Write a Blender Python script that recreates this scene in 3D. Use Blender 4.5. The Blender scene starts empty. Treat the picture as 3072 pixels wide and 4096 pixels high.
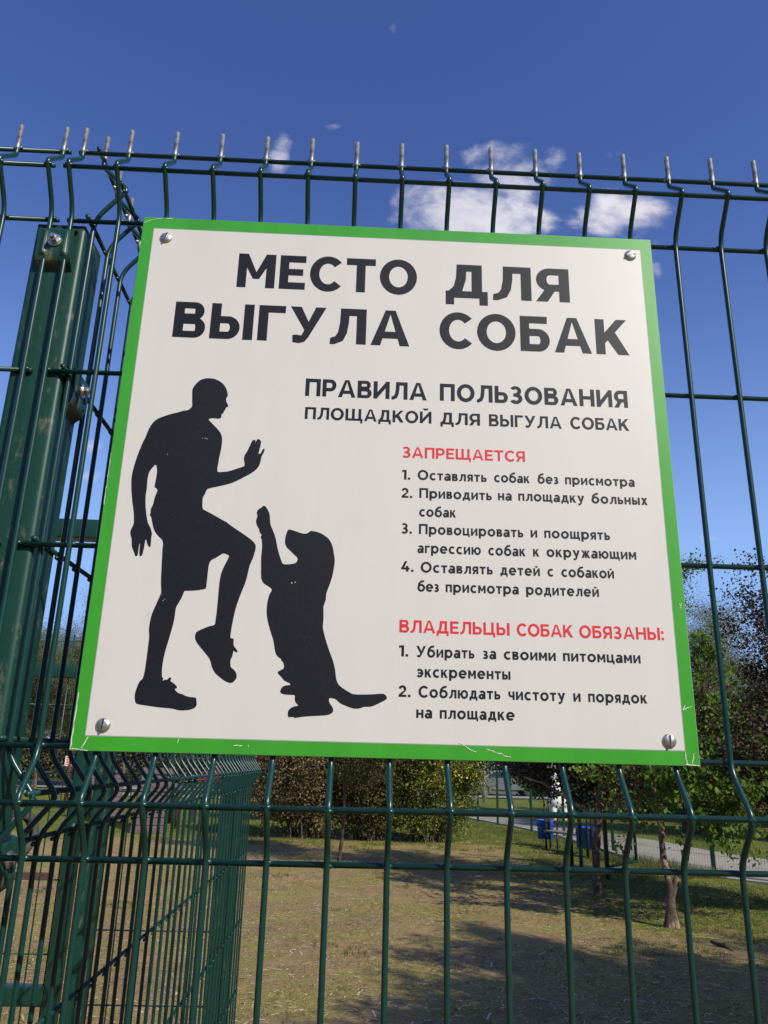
import bpy, bmesh, math, random
import numpy as np
from mathutils import Vector, Matrix, noise
from mathutils.geometry import tessellate_polygon
S = bpy.context.scene
C = S.collection
R = math.radians
H0 = 2.43                      # height of the fence's upper wire above the ground

# ------------------------------------------------------------------ camera
PITCH, YAW, ROLL = R(17.7628), R(1.7828), R(1.4412)
cam = bpy.data.objects.new('camera', bpy.data.cameras.new('camera'))
C.objects.link(cam)
cp, sp, cy, sy = math.cos(PITCH), math.sin(PITCH), math.cos(YAW), math.sin(YAW)
fw = Vector((sy*cp, cy*cp, sp)); rt = Vector((cy, -sy, 0)); up = rt.cross(fw)
rt2 = rt*math.cos(ROLL) + up*math.sin(ROLL); up2 = up*math.cos(ROLL) - rt*math.sin(ROLL)
cam.matrix_world = Matrix(((rt2.x, up2.x, -fw.x, 0.3500), (rt2.y, up2.y, -fw.y, -0.7768),
                           (rt2.z, up2.z, -fw.z, H0-0.6952), (0, 0, 0, 1)))
cam.data.lens = 27.38; cam.data.sensor_width = 36; cam.data.sensor_fit = 'AUTO'
cam.data.clip_start = 0.02; cam.data.clip_end = 2000
S.camera = cam

# ------------------------------------------------------------------ light
SUN_EL = R(38); SUN_AZ = math.atan2(.67, -.74)       # azimuth from +Y towards +X
sunv = Vector((math.sin(SUN_AZ)*math.cos(SUN_EL), math.cos(SUN_AZ)*math.cos(SUN_EL), math.sin(SUN_EL)))
sun = bpy.data.objects.new('sun', bpy.data.lights.new('sun', 'SUN')); C.objects.link(sun)
sun.data.energy = 4.5; sun.data.angle = R(.53); sun.data.color = (1, .95, .83)
sun.rotation_euler = sunv.to_track_quat('Z', 'Y').to_euler()
S.view_settings.view_transform = 'Standard'; S.view_settings.look = 'None'
S.view_settings.exposure = 0.0; S.view_settings.gamma = 1.0
S.view_settings.use_curve_mapping = False

W = bpy.data.worlds.new('World'); S.world = W; W.use_nodes = True
N = W.node_tree.nodes; L = W.node_tree.links; N.clear()
def wn(t, **k):
    n = N.new(t)
    for a, b in k.items(): setattr(n, a, b)
    return n
def wm(op, a, b=None, c=None):
    n = wn('ShaderNodeMath', operation=op)
    for i, x in enumerate((a, b, c)):
        if x is None: continue
        if isinstance(x, (int, float)): n.inputs[i].default_value = x
        else: L.new(x, n.inputs[i])
    return n.outputs[0]
out = wn('ShaderNodeOutputWorld'); bg = wn('ShaderNodeBackground'); L.new(bg.outputs[0], out.inputs[0])
sky = wn('ShaderNodeTexSky', sky_type='NISHITA', sun_disc=False)
sky.sun_elevation = SUN_EL; sky.sun_rotation = SUN_AZ
sky.altitude = 200; sky.air_density = 1.0; sky.dust_density = .8; sky.ozone_density = 5.0
bg.inputs['Strength'].default_value = 0.115
tc = wn('ShaderNodeTexCoord'); sep = wn('ShaderNodeSeparateXYZ'); L.new(tc.outputs['Generated'], sep.inputs[0])
dx, dy, dz = sep.outputs
ysafe = wm('MAXIMUM', dy, .02)
gu = wm('DIVIDE', dx, ysafe); gw = wm('DIVIDE', dz, ysafe)        # sky plane in front (towards +Y)
comb = wn('ShaderNodeCombineXYZ'); L.new(gu, comb.inputs[0]); L.new(gw, comb.inputs[1])
def wnoise(scale, detail, rough, off=0.0, dist=0.0):
    mp = wn('ShaderNodeMapping'); L.new(comb.outputs[0], mp.inputs[0]); mp.inputs['Location'].default_value = (off, off*1.7, off)
    mp.inputs['Scale'].default_value = (1, 1.25, 1)
    n = wn('ShaderNodeTexNoise', noise_dimensions='3D'); L.new(mp.outputs[0], n.inputs['Vector'])
    n.inputs['Scale'].default_value = scale; n.inputs['Detail'].default_value = detail
    n.inputs['Roughness'].default_value = rough; n.inputs['Distortion'].default_value = dist
    return n.outputs[0]
n1 = wnoise(8.5, 9, .56, 2.3, .25); n2 = wnoise(34, 6, .6, 5.1)
# cumulus patches: centre (u,w), half sizes, density
CLOUDS = [
    (0.141, 0.809, 0.116, 0.060, 1.20),
    (0.215, 0.900, 0.071, 0.077, 1.10),
    (0.284, 0.933, 0.030, 0.054, 0.75),
    (0.395, 0.815, 0.086, 0.051, 0.75),
    (0.391, 0.932, 0.014, 0.021, 0.05),
    (-0.146, 0.898, 0.027, 0.064, 0.06),
    (-0.063, 0.962, 0.027, 0.012, -0.15),
    (0.025, 1.177, 0.015, 0.033, -0.20),
    (-0.371, 0.400, 0.025, 0.029, -0.02),
    (-0.363, 0.353, 0.027, 0.024, 0.12),
    (0.468, 0.298, 0.067, 0.011, 0.00),
    (0.436, 0.724, 0.016, 0.024, 0.02),
    (0.379, 0.932, 0.019, 0.021, 0.05),
]
dens = None
for (u, w, a, b, k) in CLOUDS:
    e = wm('ADD', wm('POWER', wm('DIVIDE', wm('SUBTRACT', gu, u), a), 2), wm('POWER', wm('DIVIDE', wm('SUBTRACT', gw, w), b), 2))
    m = wm('SUBTRACT', k, wm('MULTIPLY', wm('MINIMUM', e, 3.0), .9))
    dens = m if dens is None else wm('MAXIMUM', dens, m)
d2 = wm('ADD', wm('MULTIPLY', dens, .70), wm('MULTIPLY', wm('SUBTRACT', n1, .5), 2.6))
d2 = wm('ADD', d2, wm('MULTIPLY', wm('SUBTRACT', n2, .5), .45))
front = wm('MULTIPLY', wm('GREATER_THAN', dy, .02), wm('GREATER_THAN', dens, -.9))
mask = wn('ShaderNodeMapRange', interpolation_type='SMOOTHSTEP'); L.new(d2, mask.inputs[0])
mask.inputs[1].default_value = .0; mask.inputs[2].default_value = .85; mask.inputs[4].default_value = .9
fac = wm('MULTIPLY', mask.outputs[0], front)
ccol = wn('ShaderNodeMix', data_type='RGBA'); ccol.inputs[6].default_value = (4.6, 4.7, 5.8, 1); ccol.inputs[7].default_value = (8.0, 7.7, 8.2, 1)
sh = wn('ShaderNodeMapRange'); L.new(wm('ADD', n1, wm('MULTIPLY', n2, .4)), sh.inputs[0]); sh.inputs[1].default_value = .45; sh.inputs[2].default_value = .9
L.new(sh.outputs[0], ccol.inputs[0])
mix = wn('ShaderNodeMix', data_type='RGBA'); L.new(fac, mix.inputs[0]); tint = wn('ShaderNodeMix', data_type='RGBA', blend_type='MULTIPLY'); tint.inputs[0].default_value = 1; tint.inputs[7].default_value = (.86, .92, 1.36, 1)
L.new(sky.outputs[0], tint.inputs[6])
# pale air towards the horizon, the same all the way round
hz = wn('ShaderNodeMapRange'); L.new(dz, hz.inputs[0]); hz.inputs[1].default_value = .76; hz.inputs[2].default_value = .04
hf = wm('MINIMUM', wm('MULTIPLY', wm('POWER', hz.outputs[0], 3.0), 2.3), .78)
air = wn('ShaderNodeMix', data_type='RGBA'); L.new(hf, air.inputs[0]); L.new(tint.outputs[2], air.inputs[6]); air.inputs[7].default_value = (2.8, 4.7, 8.4, 1)
L.new(air.outputs[2], mix.inputs[6]); L.new(ccol.outputs[2], mix.inputs[7])
L.new(mix.outputs[2], bg.inputs['Color'])
S.render.engine = 'CYCLES'

# ------------------------------------------------------------------ materials
class M:
    pass
def newmat(name):
    m = bpy.data.materials.new(name); m.use_nodes = True
    nt = m.node_tree; b = nt.nodes['Principled BSDF']
    return m, nt, b
def nd(nt, t, **k):
    n = nt.nodes.new(t)
    for a, b in k.items(): setattr(n, a, b)
    return n
def tnoise(nt, scale, detail=4, rough=.55, coord='Object', stretch=None):
    t = nd(nt, 'ShaderNodeTexCoord'); n = nd(nt, 'ShaderNodeTexNoise')
    src = t.outputs[coord]
    if stretch:
        mp = nd(nt, 'ShaderNodeMapping'); nt.links.new(src, mp.inputs[0]); mp.inputs['Scale'].default_value = stretch; src = mp.outputs[0]
    nt.links.new(src, n.inputs['Vector']); n.inputs['Scale'].default_value = scale
    n.inputs['Detail'].default_value = detail; n.inputs['Roughness'].default_value = rough
    return n.outputs[0]
def ramp(nt, src, stops):
    r = nd(nt, 'ShaderNodeValToRGB'); e = r.color_ramp.elements
    while len(e) < len(stops): e.new(.5)
    for i, (p, c) in enumerate(stops):
        e[i].position = p; e[i].color = (*c, 1) if len(c) == 3 else c
    nt.links.new(src, r.inputs[0]); return r.outputs[0]
def mixc(nt, fac, a, b):
    m = nd(nt, 'ShaderNodeMix', data_type='RGBA')
    for i, x in ((0, fac), (6, a), (7, b)):
        if isinstance(x, (int, float)): m.inputs[i].default_value = x
        elif isinstance(x, tuple): m.inputs[i].default_value = (*x, 1)
        else: nt.links.new(x, m.inputs[i])
    return m.outputs[2]
def mathn(nt, op, a, b=0):
    n = nd(nt, 'ShaderNodeMath', operation=op)
    for i, x in enumerate((a, b)):
        if isinstance(x, (int, float)): n.inputs[i].default_value = x
        else: nt.links.new(x, n.inputs[i])
    return n.outputs[0]
def bump(nt, b, h, strength=.3, dist=.001):
    n = nd(nt, 'ShaderNodeBump'); n.inputs['Strength'].default_value = strength; n.inputs['Distance'].default_value = dist
    nt.links.new(h, n.inputs['Height']); nt.links.new(n.outputs[0], b.inputs['Normal'])
def plain(name, col, rough=.6, metal=0.0, var=.15, scale=30, spec=.5, bmp=0):
    m, nt, b = newmat(name)
    n = tnoise(nt, scale)
    c = ramp(nt, n, [(.3, tuple(x*(1-var) for x in col)), (.7, tuple(min(1, x*(1+var)) for x in col))])
    nt.links.new(c, b.inputs['Base Color']); b.inputs['Roughness'].default_value = rough; b.inputs['Metallic'].default_value = metal
    b.inputs['Specular IOR Level'].default_value = spec
    if bmp: bump(nt, b, n, bmp, .002)
    return m
GREEN = (.0055, .041, .034)
def coat(name, col=GREEN, dirt=.35, tips=False, rust=False, rough=.36):
    m, nt, b = newmat(name)
    n = tnoise(nt, 60, 5, .6); big = tnoise(nt, 7, 4, .6)
    c = mixc(nt, n, tuple(x*.85 for x in col), tuple(x*1.2 for x in col))
    spots = ramp(nt, tnoise(nt, 26, 6, .72), [(.63, (0, 0, 0)), (.70, (1, 1, 1))])
    if rust:
        # scuffed patches: raised paint rubbed through to chalky primer and a little rust
        p = ramp(nt, tnoise(nt, 24, 8, .78, stretch=(1.4, 1.4, .6)), [(.555, (0, 0, 0)), (.66, (1, 1, 1))])
        c = mixc(nt, mathn(nt, 'MULTIPLY', p, .6), c, (.25, .22, .14))
        sm = ramp(nt, tnoise(nt, 3.1, 5, .6, stretch=(4, 4, .8)), [(.45, (0, 0, 0)), (.75, (1, 1, 1))])
        c = mixc(nt, mathn(nt, 'MULTIPLY', sm, .07), c, (.06, .12, .085))
    c = mixc(nt, mathn(nt, 'MULTIPLY', spots, dirt), c, (.18, .20, .16))
    b.inputs['Roughness'].default_value = rough
    b.inputs['Specular IOR Level'].default_value = .5
    if tips:
        t = nd(nt, 'ShaderNodeTexCoord'); s = nd(nt, 'ShaderNodeSeparateXYZ'); nt.links.new(t.outputs['Object'], s.inputs[0])
        z = mathn(nt, 'ADD', s.outputs[2], mathn(nt, 'MULTIPLY', mathn(nt, 'SUBTRACT', tnoise(nt, 90, 3), .5), .022))
        k = nd(nt, 'ShaderNodeMapRange'); nt.links.new(z, k.inputs[0]); k.inputs[1].default_value = -.004; k.inputs[2].default_value = .001
        zc = ramp(nt, tnoise(nt, 120, 4), [(.35, (.20, .20, .18)), (.65, (.50, .49, .45))])
        c = mixc(nt, k.outputs[0], c, zc)
        nt.links.new(mathn(nt, 'MULTIPLY', k.outputs[0], .75), b.inputs['Metallic'])
        r = nd(nt, 'ShaderNodeMapRange'); nt.links.new(k.outputs[0], r.inputs[0]); r.inputs[3].default_value = .30; r.inputs[4].default_value = .42
        nt.links.new(r.outputs[0], b.inputs['Roughness'])
    nt.links.new(c, b.inputs['Base Color'])
    bump(nt, b, n, .12, .0006)
    return m
M.wire = coat('green coated wire', tips=True, dirt=.25)
M.post = coat('green powder coated post', (.004, .044, .029), dirt=.3, rust=True, rough=.46)
M.frame = coat('green painted frame', (.006, .041, .026), dirt=.2)
M.zinc = plain('galvanised steel', (.50, .49, .47), .34, .9, .35, 160)
M.zincw = plain('white rusted zinc', (.55, .54, .50), .5, .45, .3, 220)
M.screw = plain('brushed screw head', (.50, .48, .45), .42, .9, .15, 200)
M.dark = plain('dark recess metal', (.03, .03, .03), .6, .2)
M.rustbar = plain('red brown painted steel', (.10, .035, .024), .55, 0, .3, 20)
M.darksteel = plain('dark rusty steel', (.035, .03, .026), .6, .2, .4, 30)

def signmat(name, col, speck, rough=.34, var=.03, streak=0.0, fade=None, chips=0.0, chipcol=(.6, .62, .55)):
    m, nt, b = newmat(name)
    n = tnoise(nt, 900, 2, .5); g = tnoise(nt, 9, 5, .6)
    c = mixc(nt, g, tuple(x*(1-var) for x in col), tuple(min(1, x*(1+var)) for x in col))
    if speck:
        sp_ = ramp(nt, tnoise(nt, 1100, 1, .5), [(.66, (0, 0, 0)), (.74, (1, 1, 1))])
        c = mixc(nt, mathn(nt, 'MULTIPLY', sp_, speck), c, (.30, .31, .33))
    if streak:
        s1 = ramp(nt, tnoise(nt, 5, 5, .6, stretch=(7, 1, .7)), [(.42, (0, 0, 0)), (.8, (1, 1, 1))]); c = mixc(nt, mathn(nt, 'MULTIPLY', s1, streak), c, tuple(x*.72 for x in col))
        s2 = ramp(nt, tnoise(nt, 38, 7, .75), [(.60, (0, 0, 0)), (.74, (1, 1, 1))]); c = mixc(nt, mathn(nt, 'MULTIPLY', s2, streak*.8), c, fade or tuple(x*.6 for x in col))
    if chips:
        k = ramp(nt, tnoise(nt, 55, 7, .72), [(.685, (0, 0, 0)), (.72, (1, 1, 1))])
        c = mixc(nt, mathn(nt, 'MULTIPLY', k, chips), c, chipcol)
    nt.links.new(c, b.inputs['Base Color'])
    b.inputs['Roughness'].default_value = rough; b.inputs['Specular IOR Level'].default_value = .30 if max(col) < .1 else .5
    bump(nt, b, n, .22, .00025)
    return m
M.white = signmat('white sign face', (.685, .652, .60), 0, .42, .03, .12)
M.sgreen = signmat('green sign border', (.052, .355, .026), 0, .36, .12, .5, (.10, .33, .09), .6, (.30, .46, .26))
M.black = signmat('charcoal print', (.010, .0105, .0145), .10, .5, .1)
M.red = signmat('red print', (.70, .028, .040), 0, .42)
M.edge = signmat('grey keyline', (.33, .31, .33), 0, .5)
M.board = signmat('sign backing', (.35, .36, .33), 0, .5)
M.chip = signmat('bare scratch', (.72, .74, .62), 0, .6)
M.stain = signmat('faint rust stain', (.66, .62, .56), 0, .5)

# ------------------------------------------------------------------ helpers
def tag(o, label=None, cat=None, group=None, kind=None):
    if label: o['label'] = label
    if cat: o['category'] = cat
    if group: o['group'] = group
    if kind: o['kind'] = kind
    return o
def empty(name, loc=(0, 0, 0), rz=0):
    o = bpy.data.objects.new(name, None); o.location = loc; o.rotation_euler = (0, 0, rz); o.empty_display_size = .1
    C.objects.link(o); return o
def mesh(name, V, F, mats, smooth=False, idx=None):
    me = bpy.data.meshes.new(name); me.from_pydata([tuple(v) for v in V], [], F)
    for m in (mats if isinstance(mats, (list, tuple)) else [mats]): me.materials.append(m)
    if smooth: me.polygons.foreach_set('use_smooth', [True]*len(me.polygons))
    if idx: me.polygons.foreach_set('material_index', idx)
    me.update(); return me
def link(name, me, parent=None, loc=(0, 0, 0), rot=(0, 0, 0)):
    o = bpy.data.objects.new(name, me); o.location = loc; o.rotation_euler = rot; C.objects.link(o)
    if parent: o.parent = parent
    return o
class MB:
    """collects shapes of one part"""
    def __init__(s): s.V = []; s.F = []
    def add(s, V, F):
        k = len(s.V); s.V += [tuple(v) for v in V]; s.F += [tuple(i+k for i in f) for f in F]; return s
    def box(s, x0, y0, z0, x1, y1, z1, M4=None):
        V = [Vector(v) for v in ((x0,y0,z0),(x1,y0,z0),(x1,y1,z0),(x0,y1,z0),(x0,y0,z1),(x1,y0,z1),(x1,y1,z1),(x0,y1,z1))]
        if M4: V = [M4 @ v for v in V]
        return s.add(V, [(0,3,2,1),(4,5,6,7),(0,1,5,4),(1,2,6,5),(2,3,7,6),(3,0,4,7)])
    def tube(s, P, r, n=8, cap=True):
        P = [Vector(p) for p in P]; rr = r if isinstance(r, (list, tuple)) else [r]*len(P)
        V = []; F = []; prev = None
        for i, p in enumerate(P):
            t = (P[min(i+1, len(P)-1)] - P[max(i-1, 0)]).normalized()
            if prev is None:
                a = Vector((1, 0, 0)) if abs(t.x) < .9 else Vector((0, 1, 0))
            else: a = prev
            a = (a - t*a.dot(t)).normalized(); prev = a; b = t.cross(a)
            for j in range(n):
                q = 2*math.pi*j/n; V.append(p + (a*math.cos(q) + b*math.sin(q))*rr[i])
        for i in range(len(P)-1):
            for j in range(n):
                k = (j+1) % n; F.append((i*n+j, i*n+k, (i+1)*n+k, (i+1)*n+j))
        if cap: F.append(tuple(range(n))[::-1]); F.append(tuple((len(P)-1)*n+j for j in range(n)))
        return s.add(V, F)
    def obj(s, name, mat, parent=None, smooth=False, loc=(0,0,0), rot=(0,0,0)):
        return link(name, mesh(name, s.V, s.F, mat, smooth), parent, loc, rot)
def fillet(P, c, seg=4):
    """round the inner corners of a polyline with quadratic arcs; c = cut length or list"""
    P = [Vector(p) for p in P]; out_ = [P[0]]
    for i in range(1, len(P)-1):
        ci = c[i-1] if isinstance(c, (list, tuple)) else c
        a = P[i] + (P[i-1]-P[i]).normalized()*ci; b = P[i] + (P[i+1]-P[i]).normalized()*ci
        for k in range(seg+1):
            t = k/seg; out_.append(a*(1-t)**2 + P[i]*2*t*(1-t) + b*t*t)
    out_.append(P[-1]); return out_
def bevelbox(x0, y0, z0, x1, y1, z1, bev, seg=3):
    bm = bmesh.new(); bmesh.ops.create_cube(bm, size=1)
    for v in bm.verts: v.co = Vector((x0+(v.co.x+.5)*(x1-x0), y0+(v.co.y+.5)*(y1-y0), z0+(v.co.z+.5)*(z1-z0)))
    bmesh.ops.bevel(bm, geom=bm.edges[:], offset=bev, segments=seg, affect='EDGES', profile=.6)
    return bm
def bmobj(name, bm, mat, parent=None, smooth=True):
    me = bpy.data.meshes.new(name); bm.to_mesh(me); bm.free(); me.materials.append(mat)
    if smooth: me.polygons.foreach_set('use_smooth', [True]*len(me.polygons))
    o = link(name, me, parent)
    return o

# ------------------------------------------------------------------ glyphs (unit cap height, drawn as bold geometric strokes)
def RC(x0, y0, x1, y1): return [(x0, y0), (x1, y0), (x1, y1), (x0, y1)]
def RING(cx, cy, rx, ry, v, h, a0=0, a1=360, n=28):
    """elliptic band split into convex quads"""
    q = []; n = max(6, int(n*abs(a1-a0)/360))
    for i in range(n):
        t0, t1 = R(a0+(a1-a0)*i/n), R(a0+(a1-a0)*(i+1)/n)
        q.append([(cx+rx*math.cos(t0), cy+ry*math.sin(t0)), (cx+rx*math.cos(t1), cy+ry*math.sin(t1)),
                  (cx+(rx-v)*math.cos(t1), cy+(ry-h)*math.sin(t1)), (cx+(rx-v)*math.cos(t0), cy+(ry-h)*math.sin(t0))])
    return q
def BOWL(x0, x1, y0, y1, v, h, left=False):
    ry = (y1-y0)/2; rx = min(ry*1.02, (x1-x0)*.62); xc = x1-rx
    q = [RC(x0, y0, xc, y0+h), RC(x0, y1-h, xc, y1)] + RING(xc, (y0+y1)/2, rx, ry, v, h, -90, 90)
    if left: q = [[(x0+x1-x, y) for x, y in p] for p in q]
    return q
def FLIP(q, w): return [[(w-x, y) for x, y in p] for p in q]
def cap(c, v, h):
    if c == 'М': w = 1.10; return [RC(0,0,v,1), RC(w-v,0,w,1), [(.02,1),(v+.02,1),(w/2+.10,.26),(w/2-.09,.26)], [(w-.02,1),(w-v-.02,1),(w/2-.10,.26),(w/2+.09,.26)]], w
    if c == 'Е': w = .76; return [RC(0,0,v,1), RC(v,0,w,h), RC(v,1-h,w,1), RC(v,.5-h*.45,w-.07,.5+h*.5)], w
    if c in 'СO': w = .94; return RING(.53,.5,.53,.525,v*1.03,h*1.05,42,318), w
    if c == 'Э': q, w = cap('С', v, h); return FLIP(q, w) + [RC(.22,.5-h*.45,.85,.5+h*.45)], w
    if c == 'Т': w = .86; return [RC(0,1-h,w,1), RC(w/2-v/2,0,w/2+v/2,1-h)], w
    if c == 'О': w = 1.10; return RING(.55,.5,.55,.525,v*1.03,h*1.05), w
    if c == 'Д': w = 1.06; return [RC(0,-.20,v*.8,h), RC(w-v*.8,-.20,w,h), RC(v*.8,0,w-v*.8,h), RC(w-.14-v,h,w-.14,1), RC(.30,1-h,w-.14-v,1),
        [(.28,1),(.28+v*.95,1),(.26+v*.95,.55),(.20+v*.8,h*.9),(.06,h*.9),(.2,.34),(.26,.6)]], w
    if c == 'Л': w = .98; return [RC(w-v,0,w,1), RC(.28,1-h,w-v,1),
        [(.27,1),(.27+v*.92,1),(.26+v*.92,.60),(.26,.60)], [(.26,.60),(.26+v*.92,.60),(.22+v*.9,.30),(.215,.32)], [(.215,.32),(.22+v*.9,.30),(.17+v*.7,.08),(.14,.20)],
        [(.14,.20),(.17+v*.7,.08),(.12,-.02),(.06,h*.85)], [(.06,h*.85),(.12,-.02),(0,-.02),(.01,h*.75)]], w
    if c == 'Я': w = .84; return [RC(w-v,0,w,1)] + BOWL(0,w-v,.31,1,v,h,True) + [[(-.02,0),(v*1.05,0),(.36+v*.5,.36),(.16+v*.2,.36)]], w
    if c == 'В': w = .86; return [RC(0,0,v,1)] + BOWL(v,w-.06,.49,1,v*.95,h*.9) + BOWL(v,w,0,.565,v,h*.9), w
    if c == 'Ь': w = .82; return [RC(0,0,v,1)] + BOWL(v,w,0,.64,v,h), w
    if c == 'Ы': w = 1.16; q = [RC(0,0,v,1)] + BOWL(v,.80,0,.64,v,h); return q + [RC(w-v,0,w,1)], w
    if c == 'Б': w = .84; return [RC(0,0,v,1), RC(v,1-h,w-.06,1)] + BOWL(v,w,0,.64,v,h), w
    if c == 'Г': w = .73; return [RC(0,0,v,1), RC(v,1-h,w,1)], w
    if c == 'У': w = .98; return [[(w-v*1.08,1),(w,1),(.52,.14),(.34,.20)], [(.34,.20),(.52,.14),(.42,.01),(.30,h*.9)], [(.30,h*.9),(.42,.01),(.28,-.03),(.22,h)], [(.22,h),(.28,-.03),(.10,-.01),(.09,h*.95)],
        [(0,1),(v*1.12,1),(.60,.40),(.43,.30)]], w
    if c == 'А': w = 1.06; a = v*.52; return [[(0,0),(v*1.0,0),(w/2+.035,1),(w/2-a,1)], [(w,0),(w-v*1.0,0),(w/2-.035,1),(w/2+a,1)], RC(.22,.20,w-.22,.20+h*.95)], w
    if c == 'К': w = .94; return [RC(0,0,v,1), [(v*.8,.26),(v*.8,.56),(w-v*1.22,1),(w-.02,1)], [(w-v*1.2,0),(w,0),(.30+v*.95,.66),(.32,.44)]], w
    if c == 'П': w = .92; return [RC(0,0,v,1), RC(w-v,0,w,1), RC(v,1-h,w-v,1)], w
    if c == 'Р': w = .84; return [RC(0,0,v,1)] + BOWL(v,w,.31,1,v,h), w
    if c in 'ИЙ':
        w = .98; q = [RC(0,0,v,1), RC(w-v,0,w,1), [(v*.9,.02),(v*.9,.36),(w-v*.9,.98),(w-v*.9,.64)]]
        if c == 'Й': q += RING(w/2,1.30,.25,.22,h*.8,h*.8,195,345)
        return q, w
    if c == 'З': w = .78; return RING(.35,.735,.36,.285,v*.95,h*.9,-90,148) + RING(.37,.285,.40,.305,v,h*.95,-152,90) + [RC(.22,.5-h*.42,.37,.5+h*.42)], w
    if c == 'Н': w = .94; return [RC(0,0,v,1), RC(w-v,0,w,1), RC(v,.5-h*.5,w-v,.5+h*.5)], w
    if c == 'Ц': w = 1.04; return [RC(0,0,v,1), RC(w-.12-v,0,w-.12,1), RC(v,0,w-.12-v,h), RC(w-.12,0,w,h), RC(w-v*.75,-.20,w,0)], w
    if c == 'Щ': w = 1.44; m = (w-.12)/2; return [RC(0,0,v,1), RC(m-v/2,0,m+v/2,1), RC(w-.12-v,0,w-.12,1), RC(v,0,w-.12-v,h), RC(w-.12,0,w,h), RC(w-v*.75,-.20,w,0)], w
    if c == 'Ч': w = .86; return [RC(w-v,0,w,1), RC(0,.66,v,1), RC(.38,.30,w-v,.30+h)] + RING(.38,.66,.38,.36,v,h,180,270), w
    if c == 'Ю': w = 1.42; return [RC(0,0,v,1), RC(v,.5-h/2,.42,.5+h/2)] + RING(w-.52,.5,.52,.525,v,h), w
    if c == 'Ж': w = 1.30; q = [[(w/2+v*.4,.28),(w/2+v*.4,.56),(w-v*1.2,1),(w-.02,1)], [(w-v*1.2,0),(w,0),(w/2+.30,.62),(w/2+.10,.46)]]; return [RC(w/2-v/2,0,w/2+v/2,1)] + q + FLIP(q, w), w
    if c == 'Х': w = .96; return [[(0,0),(v*1.2,0),(w-.02,1),(w-v*1.2-.02,1)], [(w,0),(w-v*1.2,0),(.02,1),(v*1.2+.02,1)]], w
    if c == '1': w = .42; return [RC(w-v,0,w,1), [(0,.74),(0,.74+h*1.2),(w-v,1),(w-v*.6,1),(w-v,.82)]], w
    if c == '2': w = .66; return [RC(0,0,w,h), [(.0,h),(.28,h),(w-.02,.56),(w-v-.06,.52)]] + RING(.32,.69,.33,.32,v,h,-35,172), w
    if c == '3': w = .66; return RING(.29,.735,.31,.285,v*.95,h*.9,-90,140) + RING(.30,.285,.35,.305,v,h*.95,-145,90) + [RC(.2,.5-h*.42,.32,.5+h*.42)], w
    if c == '4': w = .78; return [RC(.44,0,.44+v,.55), RC(0,.2,w,.2+h), [(0,.2+h*.6),(v*1.1,.2+h*.6),(.56,1),(.33,1)]], w
    if c == '.': w = v; return [RC(0,0,v,v*.95)], w
    if c == ':': w = v; return [RC(0,0,v,v*.95), RC(0,.52,v,.52+v*.95)], w
    return [], .4
XH = .735
def glyph(c, v, h):
    if c.isupper() or c in '1234.:': return cap(c, v, h)
    X = XH; r = X/2
    if c == 'о': return RING(.41,r,.41,r+.015,v,h), .82
    if c == 'с': return RING(.39,r,.39,r+.015,v,h,48,312), .68
    if c == 'е': return RING(.40,r,.40,r+.015,v,h,0,318) + [RC(.16,r-h*.36,.78,r+h*.36)], .80
    if c == 'а': return [RC(.66-v,0,.66,X*.66)] + RING(.34,X-.25,.32,.265,v,h,0,150) + RING(.27,.225,.28,.24,v*.95,h*.9), .66
    if c == 'р': return [RC(0,-.24,v,X)] + RING(.42,r,.40,r+.015,v,h), .82
    if c == 'б': return RING(.41,r-.02,.41,r,v,h) + [[(.02,.30),(v+.0,.42),(v+.10,.74),(.10,.80)], [(.10,.80),(v+.10,.74),(.46,.86),(.34,1.02)], [(.34,1.02),(.46,.86),(.70,.90),(.72,1.07)]], .82
    if c == 'у': return [[(.76-v*1.1,X),(.76,X),(.42,-.12),(.24,-.10)], [(.24,-.10),(.42,-.12),(.28,-.25),(.20,-.25+h)], [(.20,-.25+h),(.28,-.25),(.08,-.25),(.08,-.25+h)], [(0,X),(v*1.12,X),(.48,.12),(.34,.02)]], .76
    q, w = cap(c.upper(), v/X*.94, h/X*.94)
    k = .96 if c not in 'лд' else 1.0
    return [[(x*X*k, y*X) for x, y in p] for p in q], w*X*k

def words(name, items, mat, parent, layer, label=None):
    """one line of lettering: (word, x0 mm, x1 mm, baseline mm, cap height mm, v, h)"""
    mb = MB()
    for (w, x0, x1, base, ch, v, h) in items:
        gs = [glyph(c, v, h) for c in w]; gap = .13
        if len(w) > 1:
            tot = sum(g[1] for g in gs); sx = ((x1-x0)/ch)/(tot + gap*(len(w)-1))
        else: sx = min(1.15, ((x1-x0)/ch)/gs[0][1])
        sx_ = max(.86, min(1.16, sx))
        g2 = ((x1-x0)/ch - sum(g[1] for g in gs)*sx_)/max(1, len(w)-1)
        x = 0
        for (q, gw_) in gs:
            for i, p in enumerate(q):
                off = layer - .000006*(i+1)
                V = [((x0 + (x + px*sx_)*ch)/1000, off, (base + py*ch)/1000) for px, py in p]
                # orient towards the viewer (-y)
                A = sum(V[j][0]*V[(j+1) % len(V)][2] - V[(j+1) % len(V)][0]*V[j][2] for j in range(len(V)))
                if A < 0: V = V[::-1]
                mb.add(V, [tuple(range(len(V)))])
            x += gw_*sx_ + g2
    o = mb.obj(name, mat, parent)
    if label: o['label'] = label
    return o
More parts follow.
